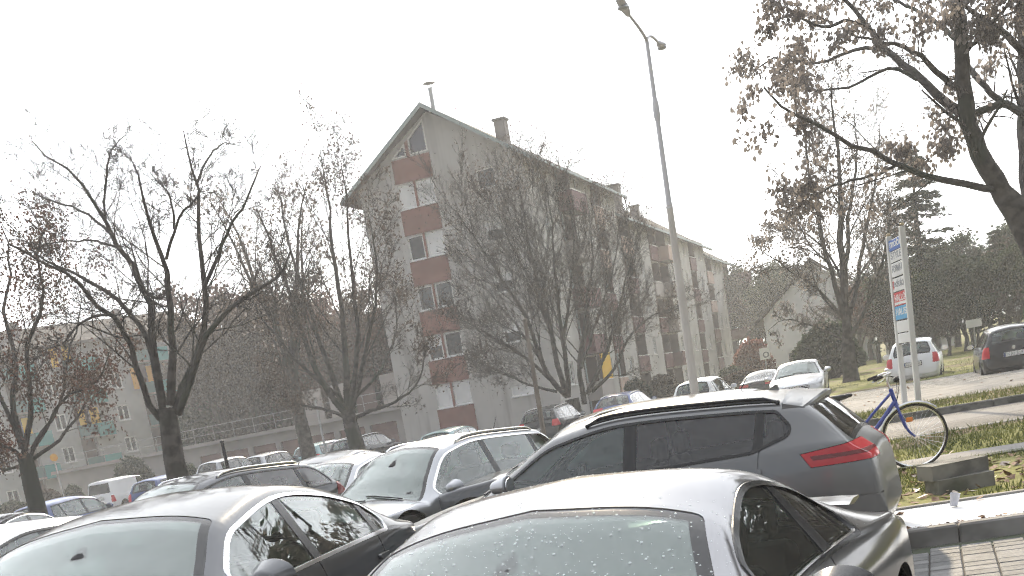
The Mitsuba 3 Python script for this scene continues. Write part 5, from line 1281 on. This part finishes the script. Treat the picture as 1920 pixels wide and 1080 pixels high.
make_tree('leafy_tree', 'old tree with dry hanging leaves reaching in from the right edge', (tr, np.array([.40, .36, .32, .26, .20])), traced(T5, Y5, rng, 4.0, fat=.8), 36,
          [dict(n=9, ang=50, lr=.24, up=.02, bend=.14, m=6, rr=.26, t0=.25), dict(n=6, ang=48, lr=.45, up=-.05, bend=.18, m=5, rr=.5, droop=.1), dict(n=4, ang=48, lr=.5, up=-.06, bend=.2, m=4, rr=.6, droop=.15)],
          leaf=[('mat_leaf_grey', 17000, .11, dict(spread=.09, hang=.9, keep=lambda c: meshkit.fbm(c * .6, 3, 2) + .05 * np.clip(at(1560, 100, 27)[0] - c[:, 0], -2.6, 2) + .24 * (c[:, 0] > 13.2) > .45))])


# ------------------------------------------------------------------ background trees, conifers, bushes
def conifer_mesh(h, r, seed, dens=1.0):
    rng = np.random.default_rng(seed); lines = []
    n = int(26 * dens * h / 10)
    zs = h * (.10 + .88 * (np.arange(n) + rng.random(n)) / n)
    for z in zs:
        rad = r * (1 - z / h) ** .8 * rng.uniform(.75, 1.15) + .15
        for a in rng.uniform(0, 6.28, 7):
            d = np.array([math.cos(a), math.sin(a), 0]); L = rad * rng.uniform(.7, 1.1)
            t = np.linspace(0, 1, 5)[:, None]
            lines.append(np.array([0, 0, z]) + d * L * t + np.array([0, 0, 1]) * (-.30 * L * t + .12 * L * t ** 3))
    L = np.array(lines)
    m = int(len(L) * 46)
    i = rng.integers(0, len(L), m); t = rng.random(m) ** .8 * 3.999; j = t.astype(int); w = (t - j)[:, None]
    c = L[i, j] * (1 - w) + L[i, j + 1] * w + rng.normal(0, .06, (m, 3))
    s = rng.uniform(.10, .26, (m, 1)) * (h / 14) ** .3
    out = L[i, -1] - L[i, 0]; out /= np.linalg.norm(out, axis=1, keepdims=True)
    a = out * .6 + rng.normal(0, .55, (m, 3)); a[:, 2] -= .35; a /= np.linalg.norm(a, axis=1, keepdims=True)
    b = np.cross(a, rng.normal(size=(m, 3))); b /= np.linalg.norm(b, axis=1, keepdims=True)
    V = np.stack([c - b * s * .28, c + b * s * .28, c + a * s], 1).reshape(-1, 3)
    trunk = tubes([(np.array([[0, 0, -.2], [0, 0, h * .5], [0, 0, h]]), np.array([h * .016, h * .010, .01]))] + [(l, np.linspace(.02, .005, 5)) for l in lines], 4)
    return trunk, trimesh.Trimesh(V, np.arange(3 * m).reshape(-1, 3), process=False)


def broad_mesh(h, seed, nleaf, size, spread=.25, ang=36, nst=5):
    rng = np.random.default_rng(seed)
    tr = np.array([[0, 0, -.2], [rng.normal(0, .1), rng.normal(0, .1), h * .2], [rng.normal(0, .2), rng.normal(0, .2), h * .42]])
    st = []
    for k in range(nst):
        a = k * 6.28 / nst + rng.uniform(-.4, .4); o = tr[1] + (tr[2] - tr[1]) * rng.random(); lean = rng.uniform(.15, .45)
        p = [o + np.array([math.cos(a) * lean * h * t * .6, math.sin(a) * lean * h * t * .6, h * .58 * t ** .9]) + rng.normal(0, .12, 3) * (t > 0) for t in np.linspace(0, 1, 5)]
        q, L = resample(p, 9); st.append((q, np.linspace(h * .012, .02, 9), L))
    Pa, Ra, Ln = (np.array(x) for x in zip(*st)); lines = []
    for kw in (dict(n=8, ang=ang, lr=.34, up=.12, bend=.13, m=5, rr=.45, t0=.15), dict(n=6, ang=42, lr=.45, up=.05, bend=.18, m=4, rr=.6), dict(n=3, ang=42, lr=.5, up=0, bend=.2, m=3, rr=.7)):
        Pa, Ra, Ln = sprout(Pa, Ra, Ln, rng=rng, **kw); lines.append((Pa, np.maximum(Ra, .008)))
    tw = cat([tubes([(tr, np.array([h * .03, h * .023, h * .018]))], 8)] + [tubes([(q, r) for q, r, _ in st], 6)] + [tubes(batch(p, r), 3) for p, r in lines])
    return tw, leaves(Pa, nleaf, size, rng, spread, .2)


def proto(tw, fol, lm, tm_='mat_bark'): return [('trunk', mikit.ply(tw, tm_, smooth=True)), ('crown', mikit.ply(fol, lm))]
PR = {'conifer': proto(*conifer_mesh(14, 2.9, 1), 'mat_needle'), 'conifer_b': proto(*conifer_mesh(12, 2.6, 2), 'mat_evergreen'),
      'beech': proto(*broad_mesh(11, 3, 8000, .22), 'mat_leaf_brown'), 'red': proto(*broad_mesh(9, 4, 9000, .20), 'mat_leaf_red'), 'bare': proto(*broad_mesh(13, 5, 1500, .16), 'mat_leaf_grey'), 'ever': proto(*broad_mesh(10, 6, 13000, .26, .4), 'mat_evergreen')}
def plant(kind_, name, label, px, ptop, Y, h0, catg='tree', group=None, zb=0.0, wide=1.0, rot=None):
    """the plant's top is at pixel (px, ptop) seen at depth Y; its foot on the ground"""
    a = at(px, ptop, Y); s = (a[2] - zb) / h0
    t = thing(name, label, catg, group)
    M = Mat((a[0], a[1], zb), rz=(px * 1.7 + Y) if rot is None else rot); M[:3, :3] = M[:3, :3] @ np.diag([s * wide, s * wide, s])
    for nm, ply in PR[kind_]: copy_ply(nm, ply, None, t, M)
plant('conifer', 'spruce_tree', 'tall dark spruce whose pointed top rises behind the advertising sign', 1706, 276, 72, 14, wide=1.75)
plant('conifer_b', 'evergreen_tree', 'dark evergreen tree filling the right edge above the black hatchback', 1980, 190, 47, 12, wide=1.15)
plant('conifer_b', 'evergreen_tree', 'broad dark evergreen between the spruce and the right edge', 1862, 425, 70, 12, wide=1.5)
plant('conifer', 'spruce_tree', 'small hazy spruce sticking up left of the slender tree', 1424, 495, 130, 14, wide=.9)
plant('conifer', 'spruce_tree', 'hazy spruce standing between the small spruce and the slender tree', 1470, 488, 120, 14, wide=1.0)
wood = [(1395, 520, 150, 'ever'), (1372, 545, 160, 'beech'), (1350, 560, 150, 'ever'), (1425, 530, 140, 'beech'), (1452, 520, 135, 'ever'), (1500, 520, 125, 'ever'), (1540, 530, 118, 'beech'), (1575, 520, 100, 'beech'), (1620, 525, 95, 'ever'), (1660, 505, 90, 'beech'), (1700, 500, 85, 'ever'), (1745, 478, 92, 'beech'), (1780, 465, 84, 'ever'),
        (1815, 470, 78, 'beech'), (1880, 440, 80, 'ever'), (1635, 540, 78, 'red'), (1690, 530, 72, 'ever'), (1740, 530, 66, 'ever'), (1800, 520, 68, 'ever'), (1850, 490, 66, 'ever'), (1920, 480, 70, 'ever'), (1600, 540, 84, 'beech'), (1480, 540, 130, 'ever'), (1660, 580, 70, 'beech'), (1770, 570, 64, 'beech'), (1830, 560, 63, 'ever'), (1900, 540, 62, 'beech'), (1720, 590, 68, 'ever')]
garden = [(375, 560, 95, 'beech'), (430, 600, 92, 'beech'), (490, 540, 94, 'beech'), (545, 600, 93, 'red'), (600, 570, 96, 'beech'), (655, 560, 95, 'beech'), (700, 590, 93, 'red'), (730, 600, 95, 'beech'), (395, 600, 108, 'beech'), (440, 560, 112, 'red'), (480, 590, 105, 'beech'), (530, 560, 110, 'red'), (580, 610, 104, 'beech'), (620, 600, 112, 'beech'), (670, 620, 108, 'red'), (715, 600, 112, 'beech'), (420, 660, 100, 'red'), (505, 680, 99, 'red'), (355, 640, 118, 'beech'), (740, 660, 104, 'beech'), (560, 690, 98, 'beech'), (640, 690, 97, 'red'), (700, 700, 96, 'beech'), (460, 700, 97, 'beech')]
ORD = 'first second third fourth fifth sixth seventh eighth ninth tenth eleventh twelfth thirteenth fourteenth fifteenth sixteenth seventeenth eighteenth'.split()
def grove(name, spots, words, where, wide):
    for kd in ('ever', 'beech', 'red'):
        sub = sorted(q for q in spots if q[3] == kd)
        for i, (x, y, Y, _) in enumerate(sub):
            lab = f'{words[kd]} {where}' if len(sub) == 1 else f'{ORD[i]} from the left of the {words[kd]}s {where}'
            plant(kd, name, lab, x, y, Y, {'ever': 10, 'beech': 11, 'red': 9}[kd], group=f'{words[kd]}s {where}' if len(sub) > 1 else None, wide=wide)
grove('woodland_tree', wood, {'ever': 'dark green bushy tree', 'beech': 'brown leaved tree', 'red': 'reddish leaved tree'}, 'in the wood beyond the lawn', 1.3)
grove('garden_tree', garden, {'ever': 'dark green bushy tree', 'beech': 'brown leaved tree', 'red': 'reddish leaved tree'}, 'behind the garage row', 1.15)
near_ = [(10.5, 7.5, 12, 'bare'), (14.5, 13.5, 13, 'beech'), (17, 5, 13, 'bare'), (19, 16, 13, 'bare')]
for i, (x, y, h, kd) in enumerate(near_):
    t = thing('roadside_tree', f'{["bare", "brown leaved", "second bare", "third bare"][i]} tree on the verge beyond the right edge of the picture', 'tree'); s_ = h / {'bare': 13, 'beech': 11}[kd]
    M = Mat((x, y, 0), rz=x + y); M[:3, :3] = M[:3, :3] @ np.diag([s_, s_, s_])
    for nm, ply in PR[kd]: copy_ply(nm, ply, None, t, M)
# the tree line goes on along the road to the right of the picture
out_ = [(31, 44, 17, 'ever'), (34, 60, 13, 'ever'), (40, 52, 12, 'beech'), (45, 60, 14, 'ever'), (40, 40, 13, 'ever'), (48, 45, 12, 'beech'), (52, 36, 13, 'ever'), (46, 28, 12, 'ever'), (56, 26, 13, 'beech'), (58, 14, 12, 'ever'), (36, 46, 11, 'ever')]
seen_ = []
for x, y, h, kd in out_:
    t = thing('roadside_tree', f'{ORD[len(seen_)]} tree from the lawn in the roadside row beyond the right edge', 'tree', 'roadside trees beyond the right edge'); seen_.append(t); s_ = h / {'ever': 10, 'beech': 11}[kd]
    M = Mat((x, y, 0), rz=x + y); M[:3, :3] = M[:3, :3] @ np.diag([s_ * 1.3, s_ * 1.3, s_])
    for nm, ply in PR[kd]: copy_ply(nm, ply, None, t, M)
plant('bare', 'bare_tree', 'thin leafless tree with fine twigs between the big bare tree and the forked tree', 470, 330, 62, 13, wide=1.0)
plant('bare', 'bare_tree', 'thin leafless tree right of the thick slender trunk beyond the lawn', 1640, 330, 74, 13, wide=.7)


def bush_mesh(seed, n, size, r=(1, 1, 1)):
    rng = np.random.default_rng(seed)
    d = rng.normal(size=(n, 3)); d /= np.linalg.norm(d, axis=1, keepdims=True); d[:, 2] = np.abs(d[:, 2]) * 1.2 - .2
    c = d * rng.uniform(.55, 1.0, (n, 1)) ** .5; c *= (.82 + .4 * (meshkit.fbm(d * 2.2 + seed, 3, seed) - .3))[:, None]
    c[:, 2] += .45; c *= [.5, .5, .68]
    s = size * rng.uniform(.6, 1.3, (n, 1)); a = d + rng.normal(0, .7, (n, 3)); a /= np.linalg.norm(a, axis=1, keepdims=True)
    b = np.cross(a, rng.normal(size=(n, 3))); b /= np.linalg.norm(b, axis=1, keepdims=True)
    V = np.stack([c, c + a * s * .5 + b * s * .35, c + a * s, c + a * s * .5 - b * s * .35], 1).reshape(-1, 3); f = np.arange(n)[:, None] * 4
    fol = trimesh.Trimesh(V, np.concatenate([f + [[0, 1, 2]], f + [[0, 2, 3]]]), process=False)
    st = tubes([(np.array([[0, 0, -.02], c[i] * .5, c[i]]), np.array([.02, .012, .004])) for i in range(0, 60)], 4)
    return st, fol
for nm, sd, mt in (('bush_g', 1, 'mat_evergreen'), ('bush_r', 2, 'mat_bush_red'), ('bush_b', 3, 'mat_leaf_brown')):
    st, fo = bush_mesh(sd, 3500, .075); PR[nm] = [('stems', mikit.ply(st, 'mat_bark', smooth=True)), ('foliage', mikit.ply(fo, mt))]
def bush(kd, label, px, ptop, Y, width, zb=0.0):
    a = at(px, ptop, Y); s = a[2] - zb
    t = thing('bush', label, 'bush'); M = Mat((a[0], a[1], zb), rz=px); M[:3, :3] = M[:3, :3] @ np.diag([width, width, s])
    for n_, ply in PR[kd]: copy_ply(n_, ply, None, t, M)
bush('bush_r', 'reddish bush at the far right end of the main block of flats', 1404, 634, 92, 3.2)
bush('bush_b', 'low brown hedge below the reddish bush near the pale saloon', 1392, 692, 74, 3.6)
bush('bush_b', 'brown hedge piece right beside the white traffic sign', 1440, 690, 78, 2.6)
bush('bush_g', 'rounded dark bush left of the white van before the left flats', 132, 908, 88, 1.7)
bush('bush_g', 'rounded dark bush at the left edge before the left flats', 22, 938, 84, 2.4)
bush('bush_b', 'brown bush beside the trunk of the reddish tree', 85, 915, 86, 2.2)
bush('bush_g', 'loose green bush behind the white delivery van', 240, 855, 86, 3.0)
bush('bush_g', 'green bush against the foot of the big bare tree', 345, 868, 70, 1.6)
bush('bush_g', 'round clipped bush at the foot of the facade right of the middle tree', 1190, 708, 76, 1.9)
bush('bush_b', 'dark brown bush at the foot of the facade behind the blue estate', 1240, 700, 80, 2.4)
bush('bush_g', 'dark bush at the foot of the facade behind the white older hatchback', 1372, 685, 84, 2.4)
bush('bush_g', 'tall dark evergreen shrub around the foot of the slender tree', 1545, 600, 62, 3.6)
bush('bush_b', 'brown bush in front of the white annex', 1560, 690, 66, 2.0)
# ------------------------------------------------------------------ air
scene['air'] = {'type': 'homogeneous', 'albedo': {'type': 'rgb', 'value': [.95, .95, .95]}, 'sigma_t': {'type': 'rgb', 'value': [.0021, .0021, .0021]}}
scene['haze'] = {'type': 'cube', 'to_world': mi.ScalarTransform4f().translate([0, 90, 12]).scale([150, 110, 13.2]), 'bsdf': {'type': 'null'}, 'interior': {'type': 'ref', 'id': 'air'}}
tag('haze', 'thin pale winter haze filling the air over the car park', 'haze', None, 'stuff')
scene['camera']['medium'] = {'type': 'ref', 'id': 'air'}

for i, x in enumerate(range(380, 760, 48)):
    bush('bush_b' if i % 3 else 'bush_g', f'{ORD[i]} from the left of the tall bushes in the row behind the garage railing', x, 905 - .3 * x - 40 + (i % 2) * 14, 97, 6.5)
